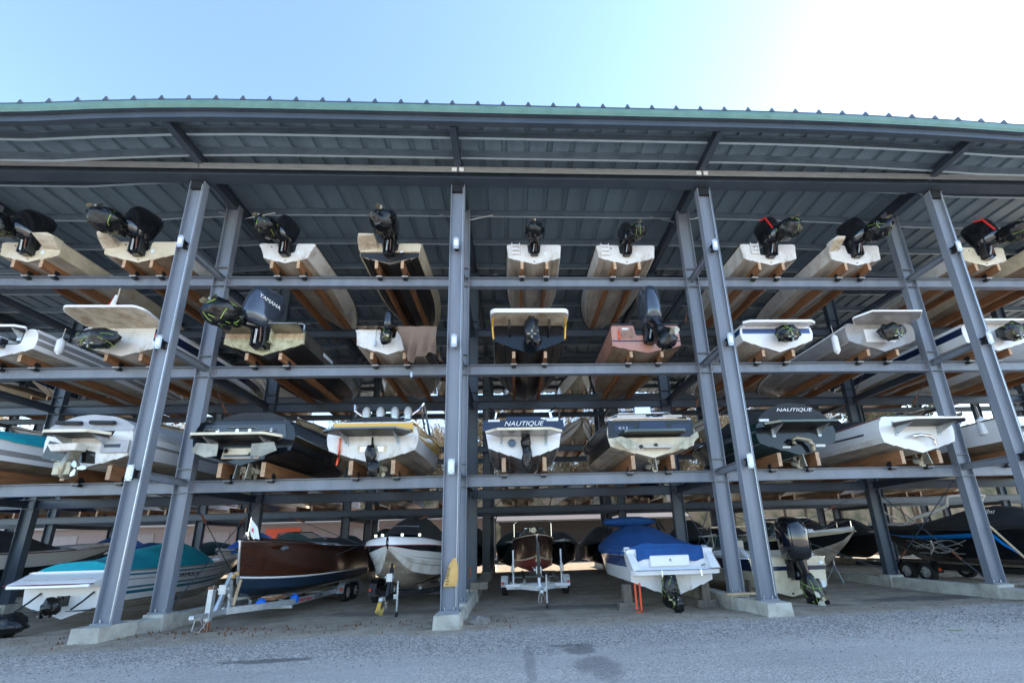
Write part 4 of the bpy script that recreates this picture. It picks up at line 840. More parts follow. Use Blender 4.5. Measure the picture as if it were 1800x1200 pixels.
# teal covered white boat, lower left
s=dict(B=2.55,L=7.6,D=1.30,side='white2',bottom='white',chinec='white2',transom='white2',railc='grey_side',tumble=.05,dr=20,p=2.1,t0=.32,flare=.05)
b=gboat('runabout','white runabout with turquoise cover and stripes parked at the lower left corner',4.95,2.35,.26,s)
cover(b,s,'teal',.022,.53,.78,.46,.26,.55,over=.0,skirt=.04,seed=11); stripe(b,s,'teal_line',.20,.30); stripe(b,s,'teal_line',.38,.44); stripe(b,s,'teal_line',.80,.86); stripe(b,s,'grey_side',.66,.69); windshield(b,s,.56,.42,lean=.4,wx=.8)
m=MB(); x=section(0,s)[-1][0]; m.loft([[(-x-.004,.16,1.30),(x+.004,.16,1.30),(x+.004,.16,.9),(-x-.004,.16,.9)],[(-x,.0,1.27),(x,.0,1.27),(x,-.0,.9),(-x,-.0,.9)],[(-x*.99,-.32,1.10),(x*.99,-.32,1.10),(x*.99,-.32,.9),(-x*.99,-.32,.9)],[(-x*.95,-.58,1.0),(x*.95,-.58,1.0),(x*.95,-.58,.88),(-x*.95,-.58,.88)]],'white2'); sp=m.build('swim_platform',b,bevel=.02)
m=MB(); m.tube([(-1.18,-.56,.98),(0,-.58,.98),(1.18,-.56,.98)],.02,'maroon',6); m.box(-.9,-.3,-.36,-.24,1.06,1.11,'grey_side'); m.box(.3,.9,-.36,-.24,1.06,1.11,'grey_side'); m.build('platform_trim',sp,smooth=0)
text('FORMULA',.19,'ltext',b,(1.30,2.6,.98),(R(90),0,R(90)),sx=1.35)
drive_bag(b,(0,0,.38),(.20,.26,.26),61,0)
for x in (-.7,.75):
    m=MB(); m.tube([(x,-.02,.72),(x-.08,-.2,.5),(x-.15,-.42,.3)],.025,'black',6); m.prism([(-.02,.22),(-.5,.26),(-.5,.28),(-.02,.25)],'x',x-.2,x+.2,'black'); m.build('trim_tab',b,smooth=0)
m=MB(); m.box(.42,.62,-.02,-.0125,.48,.66,'paper'); m.build('tag',b,smooth=0)
m=MB(); crumple(m,(0,0,.28),(.42,.34,.30),'bag',62,.3); crumple(m,(-.45,-.1,.09),(.35,.25,.12),'bag',63,.3); o=m.build('plastic_bag',loc=(4.65,1.35,.04),smooth=60); tag(o,'black crumpled plastic bag on the dirt under the turquoise covered boat','bag')
# black and white cruiser behind it
s=dict(B=2.9,L=9.0,D=1.7,side=['black_side','black_side','black_side','white2','white2'],bottom='black_bottom',transom='white2',railc='maroon',dr=20,p=2.2,flare=.1)
b=gboat('cabin_cruiser','long white and black cruiser under a black cover, behind the turquoise covered boat',-1.9,1.9,.45,s); cover(b,s,'canvas_black',.02,.72,.85,.45,.12,over=-.25,skirt=0,seed=12)
m=MB(); m.tube([(1.1,5.5,1.86),(1.32,5.9,1.78)],.03,'chrome',6); m.build('cleat',b)
# mahogany runabout on trailer, bow to the viewer
s=dict(B=2.2,L=7.3,D=1.52,side=['blue_dk']+['mahog']*4,bottom='blue_dk',chinec='blue_dk',transom='mahog',deck='mahog2',railc='chrome',dr=14,p=2.6,t0=.35,rise=.55,kp=3,ke=.17,rake=.03,sh=.10,ch=.93,flare=.03,cock=0,rail_r=.018,crise=.24,cn=.22)
X0=10.25
b=gboat('mahogany_runabout','varnished mahogany runabout with white waterline and flag, bow forward on a grey trailer',X0,8.6,.62,s,rz=180)
m=MB(); pts=[]; 
for q in (1.0,.95,.9,.8,.7,.5,.3): pts.append((0,7.3-.03*7.3*(1-q)+.02,1.67*q))
m.tube(pts,.035,'chrome',8); m.build('stem_band',b)
m=MB()
for sg in (-1,1):
    q=[]
    for t in stations():
        h=section(t,s); q.append((sg*(h[7][0]+.008),h[7][1],h[7][2]))
    m.tube(q,.030,'white2',6)
m.build('boot_stripe',b)
for sg in (-1,1): m=MB(); m.prism([(6.0,1.42),(6.35,1.36),(6.5,1.42),(6.3,1.49),(6.1,1.49)],'x',sg*.64-.02,sg*.64+.02,'chrome'); m.build('air_vent',b,smooth=0)
m=MB(); x,y,z=section(.62,s)[-1]; z+=.1
m.add([(-x*.8,y-.6,z),(-x*.62,y+.1,z),(0,y+.2,z),(x*.62,y+.1,z),(x*.8,y-.6,z),(-x*.76,y-.75,z+.05),(-x*.58,y-.05,z+.28),(0,y+.03,z+.30),(x*.58,y-.05,z+.28),(x*.76,y-.75,z+.05)],[(0,1,6,5),(1,2,7,6),(2,3,8,7),(3,4,9,8)],'glass'); m.tube([(-x*.76,y-.75,z+.05),(-x*.58,y-.05,z+.28),(0,y+.03,z+.30),(x*.58,y-.05,z+.28),(x*.76,y-.75,z+.05)],.02,'chrome',6); m.build('windshield',b,smooth=0)
cover(b,s,'canvas_black',.05,.52,.30,.3,.22,over=-.12,skirt=0,seed=13)
m=MB(); m.tube([(.25,6.6,1.70),(.25,6.6,1.9)],.07,'chrome',10); m.tube([(-.1,6.9,1.70),(-.1,6.9,1.82)],.05,'chrome',10); m.tube([(.0,7.0,1.72),(.25,6.7,1.8)],.04,'chrome',8); m.build('bow_fittings',b)
m=MB(); m.tube([(-.02,7.05,1.72),(-.05,7.05,2.30)],.012,'chrome',6); fp=m.build('flag_staff',b)
m=MB(); m.add([(-.04,7.05,2.28),(-.02,7.05,2.0),(-.10,7.0,1.74),(-.30,6.95,1.68),(-.22,6.98,2.02)],[(0,1,4),(1,2,4),(2,3,4)],'paper'); m.add([(-.10,7.06,1.95),(-.16,7.02,1.85),(-.12,7.03,2.03)],[(0,1,2)],'red'); m.build('flag',fp,smooth=0)
t=trailer('grey painted trailer with lettered frame and blue tape under the mahogany runabout',X0,.15,6.6,8.4,'galv',wd=2.3,zf=.5,nw=(-.38,.38),post_y=.55,jackx=-.05,posth=.95,jack=False)
m=MB(); m.box(-.06,.06,.28,.40,.35,1.1,'galv'); m.box(-.05,.05,.29,.39,.02,.35,'rust'); m.box(-.07,.07,.27,.41,1.1,1.16,'rust'); m.box(-.12,.12,.24,.44,.0,.02,'rust'); m.build('tongue_jack',t,bevel=.004)
m=MB(); m.tube([(-.02,1.25,.58),(.12,1.2,1.25)],.04,'plank',6); m.tube([(.0,.9,.9),(.06,1.1,.6)],.012,'chrome',5); m.build('wooden_prop',t)
m=MB(); m.box(.15,.60,2.05,2.7,.60,.66,'wood'); m.box(.2,.55,2.1,2.6,.665,.70,'wood_end'); m.build('timber_pad',t,bevel=.004)
for y in (1.85,2.85):
    m=MB(); crumple(m,((y-1.0)*.42,y,.52),(.14,.13,.16),'tarp_blue',int(y*9),.2); m.build('blue_tape',t)
for body,k,y,sz in (('5STARR','ltext',4.15,.17),('Water Sports','rtext',3.3,.13)):
    text(body,sz,k,t,(2.3*.38+.037 if y>3.6 else 2.3*.37+.06,y,.46),(R(90),0,R(90 if y>3.6 else 88)),shear=.2)
# white and black bowrider
s=dict(B=2.5,L=6.4,D=1.38,side=['white','white','white2','white2','black_side'],bottom='belly',chinec='white',transom='white2',railc='maroon',dr=20,p=4.0,t0=.5,rise=.55,kp=2.6,ke=.9,rake=.12,sh=.06,flare=.22,cock=.0,ch=.86,crise=.62)
b=gboat('bowrider_boat','white bowrider with a black sheer stripe on a trailer just left of the centre column',14.05,8.4,.60,s,rz=180)
m=MB(); rings=[]
for t in stations():
    x,y,z=section(t,s)[-1]; rings.append([(-x-.01,y,z-.01),(-x*.97,y,z+.14),(-x*.75,y,z+.22),(0,y,z+.24),(x*.75,y,z+.22),(x*.97,y,z+.14),(x+.01,y,z-.01)])
m.loft(rings,'white2',closed=False,cap=False); x,y,z=section(1,s)[-1]; m.build('gunwale',b,smooth=60)
stripe(b,s,'black_side',.76,.99,.0,1.,taper=False); stripe(b,s,'grey_side',.30,.33); stripe(b,s,'grey_side',.52,.545); cover(b,dict(s,D=1.52),'canvas_black',.0,.80,1.0,.45,.4,.2,over=-.16,skirt=-.02,seed=14)
m=MB(); m.tube([(-.6,5.0,2.02),(-.2,5.1,2.05),(.5,5.1,2.05)],.02,'chrome',6); m.build('cover_rail',b)
m=MB()
for x,y in ((-.7,5.3),(.7,5.3),(-.3,5.9),(.3,5.9)): m.tube([(x,y,1.70),(x,y,1.78)],.05,'chrome',10)
m.build('bow_fittings',b)
t=trailer('black trailer with winch post and silver wheels under the white bowrider',14.05,1.9,5.6,8.6,'black',wd=2.95,zf=.55,nw=(0,),wr=.37,post_y=.35,jackx=.28,posth=.95,fend='dk')
m=MB(); 
for i in range(5): m.tube([(-.1+.02*i,-.05,.5),(-.16+.03*i,-.1,.22+.03*i),(-.02+.02*i,-.12,.15),(.04,-.05,.35)],.012,'yrope',5)
m.build('rope',t); text('FS',.14,'wtext',t,(.95,2.4,.53),(R(90),0,R(70)))
# small mahogany boat with maroon bottom
s=dict(B=1.75,L=5.4,D=1.34,side=['red_bottom']+['mahog2']*4,bottom='red_bottom',chinec='red_bottom',transom='mahog2',deck='mahog2',railc='cream',dr=16,p=2.2,t0=.3,rise=.55,kp=3,ke=.22,rake=.05,sh=.1,flare=.1,cock=.6,rail_r=.02,crise=.34,cn=.3)
b=gboat('mahogany_launch','small dark mahogany launch with maroon bottom, bow forward, on a white trailer',18.62,9.5,.82,s,rz=180)
m=MB(); m.tube([(0,5.4-.01,1.46),(0,5.4-.03,1.1),(0,5.2,.5)],.03,'chrome',8); m.build('stem_band',b)
stripe(b,s,'cream',.20,.25,.0,1.0,taper=False)
m=MB(); m.tube([(.1,5.0,1.6),(.1,5.15,1.6)],[.04,.10],'bronze',12); m.build('horn',b)
windshield(b,s,.62,.30,lean=.2,wx=.8)
m=MB(); m.tube([(-.8,2.2,1.4),(-.8,2.2,1.95),(-.6,2.25,2.08),(.6,2.25,2.08),(.8,2.2,1.95),(.8,2.2,1.4)],.02,'chrome',6); m.tube([(-.8,1.2,1.4),(-.75,1.6,1.75),(.75,1.6,1.75),(.8,1.2,1.4)],.02,'chrome',6); m.build('cockpit_frame',b)
t=trailer('white painted trailer with square mudguards under the small mahogany launch',18.62,2.5,6.4,9.6,'white2',wd=2.62,zf=.55,nw=(0,),post=True,post_y=.9,jackx=.2,posth=.95)
m=MB(); m.box(-.05,.05,1.0,1.1,.6,2.0,'black'); 
for sg in (-1,1): m.tube([(sg*.85,1.9,.6),(sg*.85,1.9,1.75)],.03,'white2',8); m.tube([(sg*.85,1.9,1.35),(sg*.92,1.85,1.1),(sg*.86,1.86,.9),(sg*.80,1.9,1.2)],.025,'rope',6); m.box(min(0,sg*1.12),max(0,sg*1.12),1.86,1.94,.50,.60,'white2')
m.build('guide_posts',t,smooth=30)
# blue covered boat on blocks, stern to the viewer
s=dict(B=2.68,L=7.4,D=1.34,side=['white2','white2','blue','blue','white2'],bottom='white',chinec='white2',transom='white2',railc='white2',dr=21,p=2.1,t0=.35,tumble=-.02,flare=.1)
b=gboat('sport_boat','white and blue sport boat under a royal blue canvas cover, propped on timber posts',22.35,1.55,.38,s)
cover(b,s,'canvas_blue',.03,.86,.80,.42,.14,over=.03,skirt=.14,seed=15,wr=.035); platform(b,None,2.55,.62,.66,k='white2',under='white',th=.11,rr=.22,br=False)
m=MB(); m.box(-.62,.55,-.10,-.02,.84,1.16,'white2'); m.build('stern_hatch',b,bevel=.03)
m=MB(); m.tube([(-1.2,-.62,.80),(0,-.66,.80),(1.2,-.62,.80)],.022,'chrome',6)
for x in (-.5,.6): m.tube([(x,-.64,.8),(x,-.66,.62)],.018,'chrome',6)
m.build('platform_rail',b)
drive_bag(b,(-.22,-.05,.24),(.24,.26,.50),71,5)
for sg in (-1,1):
    m=MB(); m.loft([[(sg*1.02,.3,1.10),(sg*1.27,.3,1.10),(sg*1.27,.3,1.42),(sg*1.08,.3,1.42)],[(sg*1.0,-.05,.76),(sg*1.27,-.05,.76),(sg*1.27,-.05,1.22),(sg*1.06,-.05,1.22)],[(sg*.98,-.5,.76),(sg*1.24,-.5,.76),(sg*1.24,-.5,.82),(sg*1.0,-.5,.82)]],'white2'); m.build('stern_quarter',b,bevel=.02)
m=MB(); m.loft([[(x,-.045-.02*math.sin(x*11),1.36) for x in [-1.0+.1*i for i in range(21)]],[(x,-.06-.02*math.sin(x*11+1),1.02+.05*math.sin(x*7)) for x in [-1.0+.1*i for i in range(21)]]],'canvas_blue',closed=False,cap=False); m.build('cover_skirt',b)
m=MB(); m.box(-.35,.55,-.03,-.0125,.18,.62,'white'); m.build('drive_recess',b,smooth=0)
m=MB(); m.tube([(-1.0,3.8,1.9),(-.9,3.5,2.35),(.9,3.5,2.35),(1.1,3.8,1.9)],.04,'black',8); m.tube([(.9,2.9,1.6),(.95,3.3,2.3),(1.2,3.4,1.9)],.03,'black',8); m.build('bimini_frame',b)
m=MB()
crumple(m,(-.1,3.6,2.28),(1.05,.38,.2),'canvas_blue',73,.12); m.build('folded_bimini',b,smooth=60)
m=MB(); m.box(-1.13,-1.08,-.04,-.03,-.28,.42,'orange'); m.box(-1.00,-.95,-.05,-.035,-.36,.42,'orange'); m.box(-1.13,-.95,-.05,-.03,-.38,-.33,'orange'); m.build('orange_strap',b,smooth=0)
m=MB(); m.tube([(-1.35,.6,1.28),(-1.36,.4,1.15),(-1.2,.0,1.05),(-1.15,-.1,.98)],.012,'black',5); m.tube([(1.3,.3,1.25),(1.15,.0,.9),(.9,-.05,.85)],.014,'black',5); m.build('cover_cord',b)
text('R',.12,'ltext',b,(-.02,-.104,1.02),(R(90),0,0))
def block(x,y,h,lab,w_=.24,base=True):
    m=MB(); m.box(-w_/2,w_/2,-.12,.12,.22 if base else 0,h,'oldwood'); 
    if base: m.box(-.30,.30,-.16,.16,0,.11,'oldwood'); m.box(-.28,.28,-.15,.17,.111,.219,'oldwood')
    o=m.build('timber_post',loc=(x,y,0),bevel=.006,smooth=0); tag(o,lab,'timber post','timber posts propping boats'); return o
block(21.15,2.1,.72,'weathered timber post on a crib under the left side of the blue covered boat'); block(23.5,2.1,.72,'weathered timber post on a crib under the right side of the blue covered boat')
block(27.75,3.1,.66,'bare weathered post at the right of the boat with the big outboard',.30,False); block(25.55,3.1,.62,'weathered post partly behind the third front column',.30,False)
# centre console with big outboard
s=dict(B=2.65,L=7.4,D=1.22,side=['cream','cream','cream','navy','navy'],bottom='cream',chinec='cream',transom='cream',railc='chrome',dr=15,p=2.2,t0=.42,notch=(.01,.01) and None,tband=('navy',.80,.94),flare=.05,cock=.5)
b=gboat('outboard_boat','cream boat with navy sheer stripe and a huge black outboard bagged with lime rope',26.65,2.75,.10,s)
m=MB(); x=1.22; m.loft([[(-x,.9,1.26),(x,.9,1.26),(x,.9,1.20),(-x,.9,1.20)],[(-x,.75,1.42),(x,.75,1.42),(x,.75,1.2),(-x,.75,1.2)],[(-x*1.0,.0,1.0),(x*1.0,.0,1.0),(x,.0,.94),(-x,.0,.94)],[(-x*1.02,-.06,.99),(x*1.02,-.06,.99),(x*1.02,-.06,.93),(-x*1.02,-.06,.93)]],'vinyl'); m.build('stern_seat',b,bevel=.015)
for sg in (-1,1):
    m=MB(); m.loft([[(sg*1.0,.9,1.28),(sg*1.18,.9,1.28),(sg*1.18,.9,1.52),(sg*1.02,.9,1.56)],[(sg*1.0,.55,1.1),(sg*1.18,.55,1.1),(sg*1.18,.55,1.42),(sg*1.02,.55,1.46)],[(sg*1.02,-.05,.95),(sg*1.18,-.05,.95),(sg*1.18,-.05,1.04),(sg*1.04,-.05,1.06)]],'white2'); m.build('coaming',b,bevel=.02)
outboard(b,(.12,-.08,.98),tilt=4,steer=-8,roll=-9,scale=1.34,cw=1.45,seed=81,straps=5,bagr=(.21,.25,.46),bagoff=(.02,.0,.06))
text('250',.13,'wtext',b,(.30,-.87,2.02),(R(72),0,R(6)),sx=1.5)
windshield(b,s,.52,.62,lean=.3,wx=.8)
m=MB(); m.tube([(-.9,3.0,1.5),(-.85,3.2,2.25),(.85,3.2,2.25),(.9,3.0,1.5)],.025,'cream',8); m.box(-.9,.9,3.0,4.2,2.26,2.30,'cream'); m.build('hardtop',b,bevel=.01)
for x in (-.5,.45):
    m=MB(); m.box(x-.28,x+.28,2.1,2.5,1.0,1.3,'vinyl'); m.box(x-.28,x+.28,2.02,2.12,1.3,1.75,'vinyl'); m.build('seat',b,bevel=.03)
m=MB(); m.tube([(.85,.35,1.42),(.86,.35,1.75)],.014,'paper',6); m.build('stern_pole',b)
m=MB(); m.box(1.0,1.12,-.025,-.0125,.26,.46,'paper'); m.tube([(0,-.03,.10),(0,0,.10)],.03,'black',10); m.build('transom_fitting',b,smooth=0)
# cuddy behind, bow to the viewer
s=dict(B=2.4,L=7.0,D=1.45,side=['belly','black_side','black_side','black_side','cream'],bottom='belly',chinec='belly',transom='cream',railc='cream',dr=20,p=2.2,cock=.4)
b=gboat('cuddy_cabin_boat','black and cream cabin boat with white canopy on stands behind the big outboard boat',30.7,11.6,.45,s,rz=180)
windshield(b,s,.48,.5); m=MB(); m.loft([[(-1.0,1.2,2.3),(1.0,1.2,2.3),(1.0,1.2,2.26),(-1.0,1.2,2.26)],[(-1.05,2.2,2.42),(1.05,2.2,2.42),(1.05,2.2,2.38),(-1.05,2.2,2.38)],[(-1.0,3.2,2.34),(1.0,3.2,2.34),(1.0,3.2,2.3),(-1.0,3.2,2.3)]],'white2'); m.build('canopy',b,smooth=60)
m=MB(); m.tube([(-.95,3.6,1.6),(-.8,5.2,1.95),(0,6.9,2.05),(.8,5.2,1.95),(.95,3.6,1.6)],.018,'chrome',6)
for x,y in ((-.8,5.2),(.8,5.2),(0,6.9)): m.tube([(x,y,1.55),(x,y,2.0)],.014,'chrome',6)
m.build('bow_rail',b)
def stand(x,y,lab):
    m=MB(); 
    for a in (0,120,240): m.tube([(.42*math.cos(R(a+20)),.42*math.sin(R(a+20)),.0),(0,0,.72)],.025,'galv',6)
    m.tube([(0,0,.55),(0,0,.95)],.03,'galv',8); m.box(-.14,.14,-.14,.14,.95,1.0,'oldwood'); o=m.build('boat_stand',loc=(x,y,0)); tag(o,lab,'boat stand','boat stands')
stand(29.9,6.4,'left steel tripod stand under the cabin boat behind the outboard boat'); stand(31.2,6.6,'right steel tripod stand under the cabin boat near the leaning column')
# black boat with blue swoosh
s=dict(B=2.5,L=8.4,D=1.5,side=['black_side','black_side','black_side','black_side','black_side'],bottom='black_bottom',chinec='cream',transom='black_side',railc='black',dr=17,p=2.2,tumble=.04)
b=gboat('wakeboard_boat','black wakeboard boat with bright blue side swoosh, covered, on a tandem trailer at right',36.1,1.6,.62,s)
cover(b,s,'canvas_black',.0,.92,.75,.30,.1,over=.02,skirt=.12,seed=17)
m=MB(); q=[]
for t,v in ((.16,.2),(.2,.45),(.23,.72),(.27,.74),(.4,.70),(.55,.64),(.7,.60),(.85,.6)):
    h=section(t,s); p0=Vector(h[6]); p1=Vector(h[-1]); p=p0.lerp(p1,v); q.append((-(p.x+.03+(.03 if v<.6 else .02)),p.y,p.z))
m.tube(q,[.03,.05,.07,.08,.08,.07,.05,.02],'swoosh',4); m.build('side_swoosh',b)
m=MB()
rr=random.Random(4)
for i in range(9):
    y0=rr.uniform(3.9,5.6); z0=rr.uniform(.55,.95); pts=[]
    for k_ in range(5): pts.append((-1.285,y0-.35*k_+rr.uniform(-.08,.08),max(.5,min(1.0,z0+.16*math.sin(k_*1.3+i)))))
    m.tube(pts,.014,'silver',4)
m.tube([(-1.28,4.3,.45),(-1.29,4.1,.7),(-1.29,4.15,1.0)],.03,'silver',5); m.build('scroll_decal',b)
m=MB(); m.tube([(-1.2,5.2,1.7),(-1.1,4.7,1.95),(-.9,4.2,2.1),(-.7,3.7,2.35),(-.8,3.5,2.7)],[.03,.07,.09,.07,.04],'white2',8); m.tube([(1.2,5.2,1.7),(1.1,4.7,1.95),(.9,4.2,2.1),(.7,3.7,2.35),(.8,3.5,2.7)],[.03,.07,.09,.07,.04],'white2',8); m.tube([(-.8,3.5,2.7),(0,3.3,2.76),(.8,3.5,2.7)],.05,'white2',8); m.tube([(-1.1,6.2,2.3),(-1.15,5.6,1.9)],.04,'white2',6); m.build('folded_tower',b)
text('malibu',.26,'wtext',b,(-1.0,2.2,2.0),(R(62),0,R(-90)),shear=.2)
trailer('black tandem axle trailer with spoked wheels beyond the long right footing',36.1,-.6,6.6,10,'black',post=False,wd=2.85,zf=.6,nw=(-.42,.42),jack=False,fend='dk',wr=.36)
m=MB(); m.tube([(0,0,0),(-.7,.9,2.1)],.03,'plank',7); o=m.build('leaning_pole',loc=(33.1,.6,0)); o['label']='pale wooden pole leaning against the rightmost rear column'; o['category']='pole'
# cloth sack on the centre column, rock, planks, tape
m=MB(); crumple(m,(0,0,0),(.001,.001,.001),'ybag',1,0,1); m=MB(); rings=[]
for z,x0,x1,d_ in ((.0,-.30,.14,.05),(.04,-.31,.145,.07),(.25,-.25,.16,.09),(.5,-.19,.16,.10),(.7,-.13,.14,.09),(.84,-.05,.11,.06),(.9,.03,.09,.02)):
    rings.append([(lerp(x0,x1,(1-math.cos(a))/2),-d_*math.sin(a)*(1+.15*math.sin(a*5)),z) for a in [2*math.pi*i/24 for i in range(24)]])
m.loft(rings,'ybag'); o=m.build('cloth_sack',loc=(16.30,.03,1.02),smooth=50); o.scale=(.78,1,.76); tag(o,'pointed yellow cloth sack with dark lettering, tied to the foot of the centre column','sack')
text('DECK',.12,'ltext',o,(-.16,-.088,.42),(R(90),R(-78),0),sx=1.2); text('BAG',.06,'ltext',o,(-.17,-.082,.17),(R(90),0,0)); text('SIZE',.05,'ltext',o,(-.19,-.075,.08),(R(90),0,0))
def rock(x,y,r,lab):
    bm=bmesh.new(); bmesh.ops.create_icosphere(bm,subdivisions=3,radius=1)
    for v in bm.verts: 
        n=noise.fractal(v.co*1.1+Vector((x,y,0)),.8,2,4); v.co*=1+.28*n; v.co=Vector((v.co.x*r[0],v.co.y*r[1],max(-.4,v.co.z)*r[2]))
    m=MB(); m.add([v.co.copy() for v in bm.verts],[[q.index for q in f.verts] for f in bm.faces],'stone'); bm.free(); o=m.build('rock',loc=(x,y,r[2]*.3+gz(x,y)),smooth=40); tag(o,lab,'rock'); return o
rock(16.95,.25,(.26,.18,.14),'rough brown rock lying against the centre footing')
rock(15.85,-.1,(.12,.10,.05),'small pale stone left of the centre footing')
m=MB(); m.box(-.42,.42,-.09,.09,0,.045,'plank'); o=m.build('plank',loc=(24.15,1.25,.432),bevel=.004,smooth=0); tag(o,'short pale plank lying across the third footing between its columns','plank')
m=MB(); m.box(-.3,.3,-.1,.1,0,.09,'oldwood'); o=m.build('plank',loc=(32.75,1.65,.36),bevel=.004,smooth=0); tag(o,'grey timber offcut on the long footing at right','plank')
m=MB(); m.box(-.3,.3,-.14,.14,0,.24,'oldwood'); o=m.build('timber_block',loc=(16.55,4.75,.44),bevel=.006,smooth=0); tag(o,'squared timber block on the centre footing behind the columns','timber block')
m=MB(); m.add([(0,0,.012),(.3,-.05,.02),(.32,0,.012),(.02,.05,.018)],[(0,1,2,3)],'lime'); o=m.build('tape_strip',loc=(26.3,-2.35,gz(26.3,-2.35))); tag(o,'scrap of lime green tape on the gravel at right','tape')
# gravel stones and dead leaves: uncountable litter
def litter(name,k,n,sz,ys_,xr,kind_lab,flat=.5,seed=1):
    rr=random.Random(seed); m=MB()
    for i in range(n):
        x=rr.uniform(*xr); y=rr.gauss(*ys_); r=sz*rr.uniform(.5,1.5); a=rr.uniform(0,6.28); z=gz(x,y)
        c,s_=math.cos(a)*r,math.sin(a)*r
        m.add([(x+c,y+s_,z),(x-s_,y+c,z),(x-c,y-s_,z),(x+s_*1.1,y-c*1.1,z),(x+c*.2,y+s_*.2,z+r*flat*2)],[(0,1,4),(1,2,4),(2,3,4),(3,0,4)],k)
    o=m.build(name,smooth=0); tag(o,kind_lab,name.replace('_',' '),kind='stuff')
litter('gravel','stone',9000,.013,(-1.4,.8),(4,34),'loose grey gravel strewn in front of the footings',.5,3)
litter('dead_leaves','leaf',300,.024,(.4,.45),(4,33),'brown dead leaves drifted along the edge of the dirt floor',.25,4)
litter('dead_grass','leaf',220,.018,(.6,.5),(7,18),'dry grass stubble at the edge of the dirt floor',1.6,5)
# ---------------- rear rack boats ----------------
def copy_tree(o,parent=None):
    c=o.copy(); C.objects.link(c); c.parent=parent
    for ch in list(o.children): copy_tree(ch,c)
    return c
rr=random.Random(11)
KS=[('white','white2','belly','canvas_black'),('black','black_side','black_bottom','canvas_black'),('cream','cream','belly_brown','canvas_tan'),('white and red','white2','belly','canvas_grey'),('grey','grey_side','belly','canvas_blue'),('navy','navy','belly','canvas_dkgreen')]
protos={}
tn={0:'lowest',1:'middle',2:'top'}
bays={-2:'farthest left',-1:'next to farthest left',0:'in the leftmost bay',1:'left of the centre column',2:'right of the centre column',3:'right of the third column',4:'behind the rightmost columns',5:'at the right edge'}
rb=RB()
for lv,z in enumerate(LV):
    for bay in range(-2,6):
        for k_,dx in enumerate((2.25,5.9)):
            if (bay,k_,lv) in ((1,1,1),(3,0,2)): continue
            i=rr.choice((0,2,3,0,4,1,2,5)) if (bay,k_,lv)!=(2,1,1) else 3; cn,sk,bt,cv=KS[i]
            key=(i,lv>0)
            if key not in protos:
                s=dict(strake=0,B=2.3,L=6.6,D=1.0,side=[sk,sk,'maroon' if i==3 else sk,sk,sk],bottom=bt,transom=sk,railc='black',dr=18)
                b=boat('motor_boat','x','motorboat','boats in the rear rack',0,0,0,s,rz=180); cover(b,s,cv,0,.8,.5,.42,.2,seed=i); protos[key]=b; first=True
            else: b=copy_tree(protos[key])
            b.location=(8*bay+dx+rr.uniform(-.2,.3),18.6+rr.uniform(-.5,.5),z+.22); b['category']='motorboat'; b['group']='boats in the rear rack'
            b['label']='%s boat, %s rear tier, %s of two %s'%(cn,tn[lv],'left' if k_==0 else 'right',bays[bay])
            bunks(8*bay+dx,z,.3,.45,y0=13.2,y1=18.4,stuff=rb)
bk=rb.build('rear_bunks',smooth=0); bk['kind']='stuff'
places=['far left, first','far left, second','far left, third','left, behind the long cruiser','behind the striped runabout','behind the left columns','behind the mahogany runabout','between the two left trailers','behind the white bowrider','behind the centre column','directly behind the small mahogany launch','right of the small mahogany launch','left of the blue covered boat','behind the blue covered boat','behind the third column','behind the cream outboard boat','right of the cream outboard boat','behind the cabin boat on stands','behind the leaning right columns','behind the swoosh boat','far right, first','far right, second']
KG=[('black','black_side','canvas_black','black'),('white','white2','canvas_black','black'),('navy','navy','canvas_blue','dark blue'),('dark green','green_side','canvas_dkgreen','dark green')]
rq=random.Random(9)
for j,pl_ in enumerate(places):
    cn,sk,cv,cl=KG[rq.choice((0,0,1,2,3))] if j!=6 else ('white','white2','tarp_blue','bright blue')
    s=dict(strake=0,B=2.35,L=6.4,D=1.35,side=sk,bottom='black_bottom',transom=sk,railc='black',dr=18)
    b=gboat('covered_boat','%s boat, %s cover, rear ground row, %s'%(cn,cl,pl_),-15+j*2.75+rq.uniform(-.2,.2),19.0+rq.uniform(-.6,.6),.45,s,rz=180); cover(b,s,cv,0,.9,rq.uniform(.7,1.3),.45,.15,seed=20+j)

# ---------------- background ----------------
e=empty('low_shed',(-6,31,0)); tag(e,'low shed with pinkish board walls and an orange door behind the racks','shed')
m=MB(); m.box(-30,21.5,0,8,0,4.3,'wall'); m.build('wall',e,smooth=0)
m=MB(); m.prism([(-.6,4.25),(4.2,5.6),(8.6,4.25),(8.6,4.4),(4.2,5.75),(-.6,4.4)],'x',-30.5,22,'roof_sheet'); m.build('roof',e,smooth=0)
m=MB(); m.box(-.4,2.9,-.06,-.003,0,3.9,'orange_door'); m.build('door',e,smooth=0)
for x in (-20,-13,-6,8,14):
    m=MB(); m.box(x,x+2.2,-.05,-.003,0,3.7,'wall_pale'); m.build('door',e,smooth=0)
e=empty('low_shed',(30,30,0)); tag(e,'dark shed with a metal roof, added right of centre to darken the gaps','shed')  # shed added so the gaps right of centre stay dark
m=MB(); m.box(-13.5,5,0,7,0,3.9,'wall_added_dark'); m.build('wall',e,smooth=0)
m=MB(); m.prism([(-.5,3.85),(3.5,5.1),(7.5,3.85),(7.5,4.0),(3.5,5.25),(-.5,4.0)],'x',-13.9,5.4,'roof_sheet'); m.build('roof',e,smooth=0)
